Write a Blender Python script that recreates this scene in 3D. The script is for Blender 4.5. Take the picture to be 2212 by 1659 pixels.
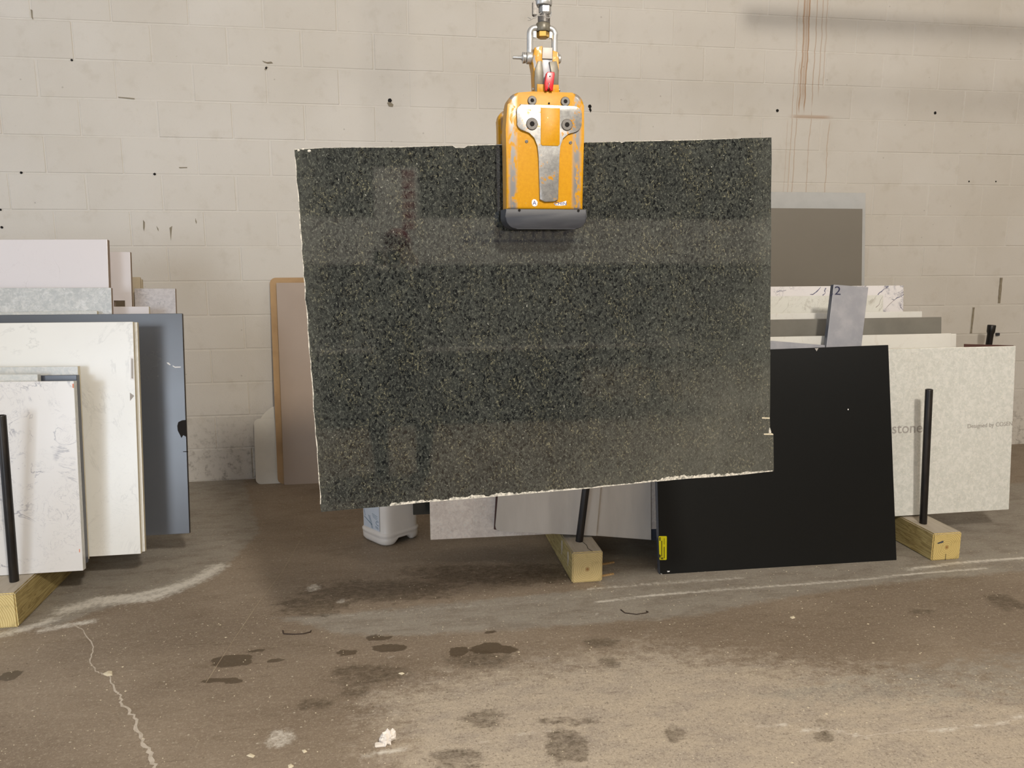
import bpy, bmesh, math, random
import numpy as np
from mathutils import Vector, Matrix
random.seed(7)
rng = np.random.default_rng(11)
for o in list(bpy.data.objects): bpy.data.objects.remove(o)
SC = bpy.context.scene
COL = SC.collection
# ------------------------------------------------------------------ camera
F = 1661.0; PITCH = .1688; YAW = .1586; ROLL = -.0017
CAM = Vector((1.8738, -4.8103, 1.3828))
fwd = Vector((math.sin(YAW)*math.cos(PITCH), math.cos(YAW)*math.cos(PITCH), -math.sin(PITCH)))
rt0 = Vector((math.cos(YAW), -math.sin(YAW), 0)); up0 = rt0.cross(fwd)
RT = rt0*math.cos(ROLL)+up0*math.sin(ROLL); UP = up0*math.cos(ROLL)-rt0*math.sin(ROLL)
cd = bpy.data.cameras.new('camera'); cam = bpy.data.objects.new('camera', cd); COL.objects.link(cam)
cd.sensor_fit = 'HORIZONTAL'; cd.sensor_width = 36; cd.lens = F/2212*36; cd.clip_start = .02; cd.clip_end = 100
M3 = Matrix((RT, UP, -fwd)).transposed()
cam.matrix_world = Matrix.Translation(CAM) @ M3.to_4x4()
SC.camera = cam
# ------------------------------------------------------------------ world, lights, exposure
SC.view_settings.view_transform = 'Standard'; SC.view_settings.look = 'None'
SC.view_settings.gamma = 1; SC.view_settings.use_curve_mapping = False
SC.view_settings.exposure = -0.09
w = bpy.data.worlds.new('world'); SC.world = w; w.use_nodes = True
w.node_tree.nodes['Background'].inputs[0].default_value = (.62, .74, 1, 1)
w.node_tree.nodes['Background'].inputs[1].default_value = 1.0
def light(name, kind, loc, power, color, size=.2, rot=None, size_y=None):
    l = bpy.data.lights.new(name, kind); l.energy = power; l.color = color
    if kind == 'AREA':
        l.size = size
        if size_y: l.shape = 'RECTANGLE'; l.size_y = size_y
    else: l.shadow_soft_size = size
    o = bpy.data.objects.new(name, l); COL.objects.link(o); o.location = loc
    if rot: o.rotation_euler = rot
    return o
LAMP = Vector((2.75, -5.9, 3.3))
light('work_lamp_light', 'POINT', LAMP, 590, (1, .93, .835), .19)
light('door_daylight', 'AREA', (-4.9, -4.2, 2.0), 75, (.74, .86, 1), 3.4, (0, math.radians(-90), 0), 3.6)
light('front_door_daylight', 'AREA', (-1.6, -11.4, 1.75), 300, (.80, .89, 1), 3.6, (math.radians(90), 0, 0), 2.9)
FILL = [(-1.2, -9.2, 4.3), (3.2, -9.8, 4.3), (7.6, -9.0, 4.3), (8.2, -4.6, 4.3)]
for p, e_ in zip(FILL, (25, 25, 85, 175)): light('fill_lamp_light', 'POINT', (p[0], p[1], p[2]-.27), e_, (1, .94, .86), .2)  # added lamps for fill light, not known fixtures

# ------------------------------------------------------------------ helpers
def ray(px, py): return fwd*F + RT*(px-1106) + UP*(829.5-py)
def on_plane(px, py, P, n):
    d = ray(px, py); return CAM + d*((P-CAM).dot(n)/d.dot(n))
def atY(px, py, Y): return on_plane(px, py, Vector((0, Y, 0)), Vector((0, 1, 0)))
def atZ(px, py, Z=0.): return on_plane(px, py, Vector((0, 0, Z)), Vector((0, 0, 1)))
def lin(r, g, b):
    f = lambda c: (c/255/12.92) if c <= 10 else ((c/255+.055)/1.055)**2.4
    return (f(r), f(g), f(b), 1)
class NT:
    def __init__(s, name):
        s.m = bpy.data.materials.new(name); s.m.use_nodes = True; s.t = s.m.node_tree
        s.b = s.t.nodes['Principled BSDF']
    def n(s, typ, ins=None, **kw):
        nd = s.t.nodes.new(typ)
        for k, v in kw.items(): setattr(nd, k, v)
        for k, v in (ins or {}).items(): s.set(nd.inputs[k], v)
        return nd
    def set(s, sock, v):
        if hasattr(v, 'is_linked') or isinstance(v, bpy.types.NodeSocket): s.t.links.new(v, sock)
        else: sock.default_value = v
    def math(s, op, a, b=0., c=0., clamp=False):
        nd = s.n('ShaderNodeMath', operation=op, use_clamp=clamp)
        s.set(nd.inputs[0], a); s.set(nd.inputs[1], b); s.set(nd.inputs[2], c); return nd.outputs[0]
    def noise(s, vec, scale, detail=4, rough=.55, dist=0., out='Fac'):
        nd = s.n('ShaderNodeTexNoise', {'Scale': scale, 'Detail': detail, 'Roughness': rough, 'Distortion': dist})
        if vec is not None: s.set(nd.inputs['Vector'], vec)
        return nd.outputs[out]
    def ss(s, v, a, b, lo=0., hi=1.):
        nd = s.n('ShaderNodeMapRange', {1: a, 2: b, 3: lo, 4: hi}, interpolation_type='SMOOTHSTEP')
        s.set(nd.inputs[0], v); return nd.outputs[0]
    def mix(s, fac, a, b, mode='MIX'):
        nd = s.n('ShaderNodeMix', data_type='RGBA', blend_type=mode)
        s.set(nd.inputs[0], fac); s.set(nd.inputs[6], a); s.set(nd.inputs[7], b); return nd.outputs[2]
    def obj(s): return s.n('ShaderNodeTexCoord').outputs['Object']
    def pos(s): return s.n('ShaderNodeNewGeometry').outputs['Position']
    def xyz(s, v):
        nd = s.n('ShaderNodeSeparateXYZ'); s.set(nd.inputs[0], v); return nd.outputs
    def map(s, v, scale=(1, 1, 1), loc=(0, 0, 0), rot=(0, 0, 0)):
        nd = s.n('ShaderNodeMapping', {'Scale': scale, 'Location': loc, 'Rotation': rot}); s.set(nd.inputs[0], v)
        return nd.outputs[0]
    def bump(s, h, strength=.2, dist=.002):
        nd = s.n('ShaderNodeBump', {'Strength': strength, 'Distance': dist}); s.set(nd.inputs['Height'], h)
        s.set(s.b.inputs['Normal'], nd.outputs[0])
    def fin(s, col, rough=.5, metal=0., spec=None):
        s.set(s.b.inputs['Base Color'], col); s.set(s.b.inputs['Roughness'], rough)
        s.set(s.b.inputs['Metallic'], metal)
        if spec is not None: s.set(s.b.inputs['Specular IOR Level'], spec)
        return s.m
def mesh_obj(name, bm, mats, parent=None, loc=None, smooth=False, recalc=True):
    if recalc: bmesh.ops.recalc_face_normals(bm, faces=bm.faces)
    me = bpy.data.meshes.new(name); bm.to_mesh(me); bm.free()
    if smooth:
        for p in me.polygons: p.use_smooth = True
    for m in (mats if isinstance(mats, (list, tuple)) else [mats]): me.materials.append(m)
    o = bpy.data.objects.new(name, me); COL.objects.link(o)
    if loc is not None:
        L = Vector(loc); me.transform(Matrix.Translation(-L)); o.location = L
    if parent is not None:
        o.parent = parent
        o.location = Vector(o.location) - Vector(parent.location) if loc is not None else -Vector(parent.location)
    return o
def tag(o, label, cat, group=None, kind=None):
    if label: o['label'] = label
    if cat: o['category'] = cat
    if group: o['group'] = group
    if kind: o['kind'] = kind
    return o
def empty(name, loc, label, cat, group=None):
    o = bpy.data.objects.new(name, None); COL.objects.link(o); o.location = loc; o.empty_display_size = .05
    return tag(o, label, cat, group)
def prism(bm, pts, ext, bevel=0., mat=0):
    """pts: coplanar 3D polygon; ext: extrusion vector"""
    a = [bm.verts.new(p) for p in pts]; b = [bm.verts.new(Vector(p)+ext) for p in pts]
    fs = [bm.faces.new(a), bm.faces.new(b[::-1])]
    n = len(pts)
    for i in range(n): fs.append(bm.faces.new((a[i], b[i], b[(i+1) % n], a[(i+1) % n])))
    for f in fs: f.material_index = mat
    if bevel:
        bmesh.ops.bevel(bm, geom=list({e for f in fs for e in f.edges}), offset=bevel, segments=2, affect='EDGES', profile=.5)
    return fs
def box(bm, lo, hi, bevel=0., mat=0, seg=2):
    x0, y0, z0 = lo; x1, y1, z1 = hi
    v = [bm.verts.new(p) for p in ((x0,y0,z0),(x1,y0,z0),(x1,y1,z0),(x0,y1,z0),(x0,y0,z1),(x1,y0,z1),(x1,y1,z1),(x0,y1,z1))]
    fs = [bm.faces.new([v[i] for i in q]) for q in ((0,3,2,1),(4,5,6,7),(0,1,5,4),(1,2,6,5),(2,3,7,6),(3,0,4,7))]
    for f in fs: f.material_index = mat
    if bevel: bmesh.ops.bevel(bm, geom=list({e for f in fs for e in f.edges}), offset=bevel, segments=seg, affect='EDGES')
def frame(d):
    d = Vector(d).normalized(); a = Vector((0, 0, 1)) if abs(d.z) < .9 else Vector((1, 0, 0))
    u = d.cross(a).normalized(); return u, d.cross(u)
def tube(bm, pts, r, seg=16, caps=True, mat=0):
    """round tube through points; r scalar or list"""
    pts = [Vector(p) for p in pts]; rs = r if isinstance(r, (list, tuple)) else [r]*len(pts)
    rings = []; u = None
    for i, p in enumerate(pts):
        d = (pts[min(i+1, len(pts)-1)]-pts[max(i-1, 0)]).normalized()
        if u is None: u, v = frame(d)
        else:
            u = (u-d*u.dot(d)).normalized(); v = d.cross(u)
        rings.append([bm.verts.new(p+(u*math.cos(t)+v*math.sin(t))*rs[i]) for t in [2*math.pi*k/seg for k in range(seg)]])
    for a, b in zip(rings, rings[1:]):
        for k in range(seg):
            f = bm.faces.new((a[k], a[(k+1) % seg], b[(k+1) % seg], b[k])); f.material_index = mat
    if caps: bm.faces.new(rings[0][::-1]).material_index = mat; bm.faces.new(rings[-1]).material_index = mat
def lathe(bm, base, axis, prof, seg=24, mat=0, rot=0.):
    """prof: list of (radius, height along axis)"""
    base = Vector(base); d = Vector(axis).normalized(); u, v = frame(d); rings = []
    for r, h in prof:
        rings.append([bm.verts.new(base+d*h+(u*math.cos(t)+v*math.sin(t))*max(r, 1e-5)) for t in [rot+2*math.pi*k/seg for k in range(seg)]])
    for a, b in zip(rings, rings[1:]):
        for k in range(seg):
            f = bm.faces.new((a[k], a[(k+1) % seg], b[(k+1) % seg], b[k])); f.material_index = mat
    bm.faces.new(rings[0][::-1]).material_index = mat; bm.faces.new(rings[-1]).material_index = mat
def shade_auto(o, ang=35):
    me = o.data
    for p in me.polygons: p.use_smooth = True
    me.set_sharp_from_angle(angle=math.radians(ang))

# ------------------------------------------------------------------ materials
def mat_wall(joint=False):
    s = NT('mortar_paint' if joint else 'painted_block'); P = s.pos()
    big = s.noise(P, 1.3, 3); mid = s.noise(P, 9, 5, .6); fine = s.noise(P, 240, 3, .7)
    vor = s.n('ShaderNodeTexVoronoi', {'Scale': 160.}); s.set(vor.inputs['Vector'], P)
    base = s.mix(s.ss(big, .3, .7), lin(212, 205, 193), lin(219, 213, 203))
    base = s.mix(s.math('MULTIPLY', s.ss(mid, .52, .75), .22), base, lin(176, 164, 142))
    if not joint:
        oi = s.n('ShaderNodeObjectInfo').outputs['Random']
        base = s.mix(s.math('MULTIPLY', oi, .16), base, lin(192, 182, 166))
    x, y, z = s.xyz(P)
    # scuffs
    sc = s.noise(s.map(P, (14, 14, 34)), 1.0, 4, .7, .6)
    base = s.mix(s.math('MULTIPLY', s.ss(sc, .70, .80), .45), base, lin(120, 106, 84))
    sp = s.n('ShaderNodeTexVoronoi', {'Scale': 7.}); s.set(sp.inputs['Vector'], P)
    base = s.mix(s.math('MULTIPLY', s.ss(sp.outputs['Distance'], .045, .02), .30), base, lin(95, 80, 62))
    pit = s.noise(P, 130, 3, .8)
    base = s.mix(s.math('MULTIPLY', s.ss(pit, .66, .72), .4), base, lin(138, 124, 104))
    # splashed dirt at the foot of the wall
    low = s.math('MULTIPLY', s.ss(z, .55, .02), s.ss(s.noise(P, 22, 6, .75), .48, .72))
    base = s.mix(s.math('MULTIPLY', low, .75), base, lin(92, 80, 58))
    # rust runs
    wob = s.math('MULTIPLY', s.math('SUBTRACT', s.noise(s.map(P, (1, 1, 2.2)), 1.6, 3), .5), .05)
    xw = s.math('ADD', x, wob)
    tot = None
    runs = [(4.515,.010,2.24,4.5,.8),(4.550,.007,2.25,4.5,1.),(4.535,.022,2.3,4.5,.45),(4.60,.005,2.28,4.5,.65),(4.64,.006,2.35,4.5,.5),
            (4.67,.008,2.4,4.5,.35),(4.47,.006,1.4,4.5,.4),(4.50,.005,1.2,2.6,.55),(4.60,.0045,1.2,2.3,.55),(4.73,.0045,1.2,2.24,.6),(4.44,.005,1.2,2.24,.25)]
    for cx, wd, z0, z1, a in runs:
        g = s.ss(s.math('ABSOLUTE', s.math('SUBTRACT', xw, cx)), wd, 0., 0., a)
        g = s.math('MULTIPLY', g, s.math('MULTIPLY', s.ss(z, z0, z0+.09), s.ss(z, z1, z1-.05)))
        tot = g if tot is None else s.math('MAXIMUM', tot, g)
    led = s.math('MULTIPLY', s.ss(s.math('ABSOLUTE', s.math('SUBTRACT', z, 2.245)), .016, .004), s.ss(s.math('ABSOLUTE', s.math('SUBTRACT', x, 4.60)), .17, .08))
    tot = s.math('MAXIMUM', tot, s.math('MULTIPLY', led, .5))
    tot = s.math('MULTIPLY', tot, s.ss(s.noise(P, 6, 4), .2, .5, .55, 1.))
    base = s.mix(s.math('MULTIPLY', tot, .85), base, lin(164, 112, 50))
    h = s.math('ADD', s.math('MULTIPLY', fine, .6), s.math('ADD', s.math('MULTIPLY', vor.outputs['Distance'], -.4), mid))
    s.bump(h, .3, .0022)
    return s.fin(base, .62, 0, .3)
def mat_quartz(name, base, vein=None, amt=.5, scale=6., speck=None, rough=.22, mottle=None, seed=0., spec=.5, width=.035):
    s = NT(name); P = s.map(s.obj(), loc=(seed, seed*1.7, seed*.3))
    c = base
    if mottle is not None:
        a = s.noise(P, 40, 5, .65, .8); b = s.noise(P, 90, 4, .7, .4)
        c = s.mix(s.math('MULTIPLY', s.ss(s.math('ADD', a, s.math('MULTIPLY', b, .4)), .52, .84), 1.), c, mottle)
        v = s.n('ShaderNodeTexVoronoi', {'Scale': 55.}); s.set(v.inputs['Vector'], s.map(P, (1, 1, 1)))
        if speck is not None: c = s.mix(s.math('MULTIPLY', s.ss(v.outputs['Distance'], .26, .16), .8), c, speck)
    if vein is not None:
        n1 = s.noise(P, scale, 6, .62, 1.1)
        line = s.ss(s.math('ABSOLUTE', s.math('SUBTRACT', n1, .5)), width, 0.)
        gate = s.ss(s.noise(s.map(P, loc=(3, 3, 3)), scale*1.7, 4, .6), .45, .64)
        c = s.mix(s.math('MULTIPLY', s.math('MULTIPLY', line, gate), amt), c, vein)
        n2 = s.noise(s.map(P, loc=(9, 2, 5)), scale*2.7, 5, .7, 1.4)
        l2 = s.math('MULTIPLY', s.ss(s.math('ABSOLUTE', s.math('SUBTRACT', n2, .5)), width*.7, 0.), s.ss(n1, .45, .62))
        c = s.mix(s.math('MULTIPLY', l2, amt*.6), c, vein)
    cl = s.noise(P, 2.2, 3)
    c = s.mix(s.math('MULTIPLY', s.ss(cl, .4, .8), .12), c, lin(170, 160, 140))
    return s.fin(c, rough, 0, spec)
def mat_plain(name, base, rough=.5, metal=0., var=.12, scale=12., alt=None, bump=0., spec=.5, stretch=(1, 1, 1)):
    s = NT(name); P = s.map(s.obj(), stretch)
    n = s.noise(P, scale, 5, .6)
    c = s.mix(s.math('MULTIPLY', s.ss(n, .35, .75), var), base, alt or tuple([x*.45 for x in base[:3]]+[1]))
    if bump: s.bump(s.noise(P, scale*6, 3), bump, .001)
    return s.fin(c, s.math('ADD', rough-.05, s.math('MULTIPLY', n, .1)), metal, spec)
def mat_granite():
    s = NT('polished_dark_granite'); O = s.map(s.obj(), (1, 1, .72), rot=(0, math.radians(28), 0))
    d1 = s.noise(O, 95, 3, .6, 0, 'Color'); 
    va = s.n('ShaderNodeVectorMath', {0: O}, operation='MULTIPLY_ADD'); 
    s.set(va.inputs[0], d1); s.set(va.inputs[1], (.015, .015, .015)); s.set(va.inputs[2], O); P = va.outputs[0]
    v1 = s.n('ShaderNodeTexVoronoi', {'Scale': 165.}); s.set(v1.inputs['Vector'], P)
    cid = s.xyz(v1.outputs['Color'])[0]
    v2 = s.n('ShaderNodeTexVoronoi', {'Scale': 175.}, feature='DISTANCE_TO_EDGE'); s.set(v2.inputs['Vector'], P)
    fn = s.noise(O, 190, 4, .7)
    c = s.mix(s.ss(cid, .0, 1.), lin(38, 40, 39), lin(64, 66, 62))
    c = s.mix(s.ss(cid, .17, .12, 0., .8), c, lin(17, 19, 21))
    c = s.mix(s.math('MULTIPLY', s.ss(fn, .52, .72), .55), c, lin(96, 99, 90))
    c = s.mix(s.math('MULTIPLY', s.ss(fn, .46, .30), .55), c, lin(18, 20, 21))
    g = s.noise(O, 16, 4, .65)
    c = s.mix(s.ss(s.noise(O, 7, 4, .6), .35, .7, 0., .35), c, lin(30, 32, 32))
    fil = s.math('MULTIPLY', s.ss(v2.outputs['Distance'], .10, .01), s.ss(s.noise(O, 150, 3, .6), .46, .62))
    c = s.mix(s.math('MULTIPLY', fil, .62), c, s.mix(s.ss(g, .45, .62), lin(130, 133, 122), lin(168, 163, 132)))
    v3 = s.n('ShaderNodeTexVoronoi', {'Scale': 120.}); s.set(v3.inputs['Vector'], P)
    hot = s.math('MULTIPLY', s.ss(v3.outputs['Distance'], .16, .08), s.ss(s.xyz(v3.outputs['Color'])[1], .94, .96))
    c = s.mix(s.math('MULTIPLY', hot, .7), c, lin(205, 204, 190))
    # dusty film towards the sawn corner and along the rims
    x, y, z = s.xyz(s.obj())
    film = s.ss(s.math('ADD', s.math('MULTIPLY', z, -1.0), s.math('MULTIPLY', x, 1.1)), .25, 1.25)
    rim = s.math('MAXIMUM', s.ss(x, -.56, -.66), s.ss(x, .60, .70))
    film = s.math('MAXIMUM', film, s.math('MULTIPLY', rim, .5))
    film = s.math('MULTIPLY', film, s.ss(s.noise(s.map(O, (1, 1, 1.6)), 5, 5, .7), .3, .75, .45, 1.))
    c = s.mix(s.math('MULTIPLY', film, .34), c, lin(138, 138, 127))
    return s.fin(c, s.math('ADD', .035, s.math('MULTIPLY', film, .07)), 0, .78)
def mat_timber(name, a, b, end=False, ring_c=(.0, .0), seed=0.):
    s = NT(name); O = s.obj()
    x, y, z = s.xyz(O)
    if end:
        dx = s.math('SUBTRACT', x, ring_c[0]); dz = s.math('SUBTRACT', z, ring_c[1])
        wv = s.math('MULTIPLY', s.noise(O, 14, 3), .014)
        r = s.math('ADD', s.math('SQRT', s.math('ADD', s.math('MULTIPLY', dx, dx), s.math('MULTIPLY', dz, dz))), wv)
        ring = s.math('SINE', s.math('MULTIPLY', r, 780.))
        c = s.mix(s.ss(ring, -.6, .9, 0., .62), a, b)
        c = s.mix(s.math('MULTIPLY', s.ss(r, .020, .010), .75), c, lin(140, 88, 40))
        c = s.mix(s.math('MULTIPLY', s.ss(s.noise(O, 30, 5), .5, .8), .35), c, lin(120, 96, 48))
    else:
        g = s.noise(s.map(O, (9, .7, 9), loc=(seed, 0, seed)), 3.2, 3, .5, 2.2)
        ring = s.math('SINE', s.math('MULTIPLY', g, 42.))
        f = s.noise(s.map(O, (160, 4, 160)), 1., 3)
        c = s.mix(s.ss(ring, -.3, .95, 0., .75), a, b)
        c = s.mix(s.math('MULTIPLY', s.ss(f, .45, .7), .3), c, lin(96, 82, 44))
        s.bump(f, .25, .001)
    return s.fin(c, .7, 0, .3)
M = {}
M['wall'] = mat_wall(); M['mortar'] = mat_wall(True)
M['hole'] = mat_plain('hole_dark', lin(22, 17, 14), .9)
M['smear'] = mat_plain('old_mortar', lin(150, 139, 118), .8, var=.6, scale=30)
M['granite'] = mat_granite()
M['rawedge'] = mat_plain('raw_broken_stone', lin(232, 226, 212), .75, var=.95, scale=110, alt=lin(70, 70, 62), bump=.15)
M['cutmark'] = mat_plain('saw_cut_dust', lin(226, 214, 186), .8)
M['marble'] = mat_quartz('white_marbled_quartz', lin(226, 223, 219), lin(112, 112, 128), .62, 5.5, seed=1.3, width=.024)
M['light'] = mat_quartz('pale_grey_quartz', lin(215, 213, 206), lin(170, 172, 172), .4, 5, mottle=lin(196, 198, 194), seed=2)
M['steel_blue'] = mat_plain('blue_grey_stone', lin(76, 80, 90), .22, var=.35, scale=5)
M['cream'] = mat_quartz('cream_white_quartz', lin(234, 233, 227), lin(160, 160, 158), .26, 3.2, seed=4.1, width=.02)
M['cream_edge'] = mat_plain('cream_edge', lin(206, 196, 170), .5, var=.25)
M['darkblue'] = mat_plain('dark_slate_quartz', lin(86, 89, 95), .26, var=.3, scale=3.5, alt=lin(94, 94, 94), spec=.6)
M['palemarb'] = mat_quartz('silver_mottled_quartz', lin(212, 212, 209), lin(236, 236, 236), .5, 12, mottle=lin(186, 189, 188), seed=6)
M['lilac'] = mat_quartz('white_faint_vein_quartz', lin(224, 219, 220), lin(196, 188, 190), .5, 1.6, seed=8.4, width=.006)
M['lilac2'] = mat_quartz('white_plain_quartz', lin(220, 214, 214), None, seed=8)
M['greymarb'] = mat_quartz('grey_cloudy_quartz', lin(184, 178, 178), lin(138, 134, 138), .6, 14, mottle=lin(200, 195, 194), seed=5)
M['shaded_edge'] = mat_plain('shaded_stone_edge', lin(146, 128, 112), .7)  # side edges turned from the light, their shade put into the colour
M['tan'] = mat_plain('tan_stone', lin(190, 176, 150), .6, var=.3)
M['greystone'] = mat_plain('brushed_grey_stone', lin(190, 182, 172), .45, var=.5, scale=4, alt=lin(212, 204, 194), stretch=(3, 3, .6))
M['greystone2'] = mat_plain('warm_grey_stone', lin(208, 200, 190), .45, var=.5, scale=4, alt=lin(184, 179, 172), stretch=(3, 3, .6))
M['speckled'] = mat_quartz('beige_speckled_quartz', lin(240, 229, 217), lin(160, 140, 126), .3, 24, speck=lin(232, 226, 216), mottle=lin(222, 209, 198), seed=3)
M['whitespeck'] = mat_quartz('white_speckled_quartz', lin(236, 235, 228), lin(176, 175, 168), .3, 26, speck=lin(238, 236, 226), mottle=lin(218, 219, 211), seed=7)
M['black'] = mat_plain('black_honed_quartz', lin(17, 18, 18), .32, var=.3, scale=300, alt=lin(30, 31, 30), spec=.4)
M['blackgloss'] = mat_plain('black_polished_stone', lin(38, 42, 40), .15, var=.3, scale=20)
M['taupe'] = mat_plain('taupe_quartz', lin(122, 115, 103), .3, var=.1, scale=4, spec=.5)
M['taupe2'] = mat_plain('taupe_grey_quartz', lin(132, 128, 118), .32, var=.3, scale=8)
M['beigegrey'] = mat_plain('pale_beige_quartz', lin(182, 181, 177), .35, var=.15)
M['white'] = mat_quartz('plain_white_quartz', lin(232, 229, 220), lin(200, 186, 170), .3, 9, seed=11, width=.02)
M['calacatta'] = mat_quartz('blue_veined_marble', lin(236, 231, 229), lin(66, 66, 100), 1., 4.2, seed=16.3, width=.045)
M['calacatta2'] = mat_quartz('ivory_veined_marble', lin(226, 224, 214), lin(160, 152, 136), .55, 5, seed=21, width=.03)
M['bluegrey'] = mat_plain('smoky_grey_stone', lin(158, 158, 163), .3, var=.6, scale=16, alt=lin(184, 182, 184))
M['ink'] = mat_plain('marker_ink', lin(44, 44, 74), .5)
M['fadedink'] = mat_plain('faded_grey_print', lin(166, 160, 154), .6, var=.4, scale=60, alt=lin(190, 186, 178))
M['cardboard'] = mat_plain('brown_cardboard', lin(184, 150, 108), .8, var=.45, scale=9, alt=lin(150, 118, 82))
M['brownpanel'] = mat_plain('brown_metallic_laminate', lin(160, 136, 110), .36, var=.15, scale=3, spec=.7)
M['whitepanel'] = mat_plain('white_laminate', lin(226, 220, 206), .45, var=.1)
M['redboard'] = mat_plain('dark_red_board', lin(84, 52, 44), .7)
M['blacksteel'] = mat_plain('black_steel_pipe', lin(30, 28, 27), .38, .3, var=.6, scale=26, alt=lin(58, 50, 42), stretch=(2, 2, .4))
M['timberL'] = mat_timber('treated_pine', lin(176, 158, 106), lin(132, 113, 68), seed=1)
M['timbertop'] = mat_plain('dusty_timber_top', lin(186, 176, 160), .8, var=.5, scale=9, alt=lin(150, 136, 112), stretch=(6, .8, 1))
M['white_plastic'] = mat_plain('white_plastic', lin(240, 232, 222), .32, var=.05)
M['label_white'] = mat_plain('label_paper', lin(216, 222, 230), .45, var=.1)
M['label_blue'] = mat_plain('label_blue_print', lin(120, 142, 160), .5)
M['yellowtag'] = mat_plain('yellow_sticker', lin(250, 236, 12), .4, var=.05)
M['tagprint'] = mat_plain('sticker_print', lin(120, 112, 10), .5)
M['stickerwhite'] = mat_plain('white_sticker', lin(232, 230, 228), .4, var=.05)
M['blueprint'] = mat_plain('blue_letter_print', lin(48, 50, 130), .5)
def mat_yellow():
    s = NT('worn_yellow_paint'); P = s.obj(); x, y, z = s.xyz(P)
    # scuffed along the vertical side ribs; chipped elsewhere
    rub = s.ss(s.math('ABSOLUTE', s.math('SUBTRACT', s.math('ABSOLUTE', x), .086)), .016, .003)
    n = s.noise(s.map(P, (1, 1, .45)), 60, 5, .65, .4); n2 = s.noise(P, 110, 5, .7)
    w_ = s.math('MAXIMUM', s.math('MULTIPLY', rub, s.ss(n, .40, .52)), s.ss(n2, .655, .70))
    w_ = s.math('MAXIMUM', w_, s.math('MULTIPLY', s.ss(z, .31, .345), s.ss(n, .52, .60)))
    c = s.mix(s.ss(n2, .3, .7), lin(196, 137, 10), lin(205, 148, 14))
    c = s.mix(w_, c, lin(150, 148, 146))
    return s.fin(c, s.mix(w_, (.42, .42, .42, 1), (.33, .33, .33, 1)), s.math('MULTIPLY', w_, .55), .3)
def mat_worn_alu():
    s = NT('bare_worn_aluminium'); P = s.obj(); x, y, z = s.xyz(P)
    n = s.noise(P, 70, 5, .7); n2 = s.noise(P, 30, 4, .6)
    left = s.math('MULTIPLY', s.ss(n, .54, .60), s.ss(n2, .50, .58))
    c = s.mix(left, s.mix(s.ss(n, .3, .7), lin(142, 141, 138), lin(178, 176, 172)), lin(198, 138, 12))
    s.bump(n, .10, .0008)
    return s.fin(c, .34, s.math('SUBTRACT', .6, s.math('MULTIPLY', left, .55)), .5)
M['yellow'] = mat_yellow(); M['alu'] = mat_worn_alu()
M['steel'] = mat_plain('zinc_plated_steel', lin(196, 196, 194), .36, .6, var=.35, scale=40, alt=lin(120, 118, 112))
M['darksteel'] = mat_plain('dark_socket_steel', lin(106, 102, 97), .45, .4, var=.5, scale=200)
M['brass'] = mat_plain('brass_nut', lin(200, 160, 84), .32, .85, var=.3, scale=60)
M['rubber'] = mat_plain('dark_rubber', lin(50, 51, 56), .5, var=.4, scale=14, alt=lin(74, 75, 78), stretch=(1, 1, 5))
M['red'] = mat_plain('red_lever_paint', lin(206, 22, 38), .3, var=.1)
M['greygrease'] = mat_plain('greasy_grey_metal', lin(112, 106, 92), .4, .2, var=.6, scale=50, alt=lin(76, 72, 56))
M['darksurf'] = mat_plain('dark_shop_paint', lin(74, 72, 68), .8)
M['ceiling'] = mat_plain('ceiling_paint', lin(168, 160, 148), .9)
M['beamwhite'] = mat_plain('white_shop_steel', lin(214, 210, 202), .6)
M['redpaint'] = mat_plain('red_banner_print', lin(150, 30, 40), .6)
M['bluepaint'] = mat_plain('blue_banner_print', lin(40, 52, 120), .6)
M['cloth'] = mat_plain('dark_jacket_cloth', lin(34, 34, 38), .85)
M['skin'] = mat_plain('skin', lin(196, 148, 122), .5)
M['redcap'] = mat_plain('red_knit', lin(120, 36, 38), .85)
def emis(name, col, st):
    s = NT(name); s.fin(col, .4); s.b.inputs['Emission Color'].default_value = col; s.b.inputs['Emission Strength'].default_value = st; return s.m
M['bulb'] = emis('lamp_glass', (1, .9, .75, 1), 6.)

# ------------------------------------------------------------------ the setting
XL, XR, YF, ZC = -5.0, 11.0, -11.5, 4.8
# back wall: mortar plane + one object per block
bm = bmesh.new(); box(bm, (XL, .0023, -.1), (XR, .2, ZC))
wall = mesh_obj('wall_back', bm, M['mortar']); tag(wall, None, None, kind='structure')
BL, BH, J = .4064, .2032, .0078
def block_bm(w_, h_, bm=None, ox=0, oz=0, dy=0.):
    own = bm is None
    if own: bm = bmesh.new()
    b = .0028; yb = .0027; yf = -.0005+dy
    o_ = [(-w_/2, -h_/2), (w_/2, -h_/2), (w_/2, h_/2), (-w_/2, h_/2)]
    i_ = [(-w_/2+b, -h_/2+b), (w_/2-b, -h_/2+b), (w_/2-b, h_/2-b), (-w_/2+b, h_/2-b)]
    A = [bm.verts.new((ox+x, yb, oz+z)) for x, z in o_]; B = [bm.verts.new((ox+x, yf, oz+z)) for x, z in i_]
    bm.faces.new(B)
    for k in range(4): bm.faces.new((A[k], A[(k+1) % 4], B[(k+1) % 4], B[k]))
    return bm
BV = []
for dw, dh, dy in ((0, 0, 0), (-.0016, 0, .0004), (.001, -.0012, -.0003), (.0012, .0010, .0006), (-.001, .0012, .0010), (.0018, -.0004, .0014)):
    bmB = block_bm(BL-J+dw, BH-J+dh, dy=dy); bmesh.ops.recalc_face_normals(bmB, faces=bmB.faces)
    meB = bpy.data.meshes.new('concrete_block'); bmB.to_mesh(meB); bmB.free(); meB.materials.append(M['wall'])
    if meB.polygons[0].normal.y > 0: meB.flip_normals()
    BV.append(meB)
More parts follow.
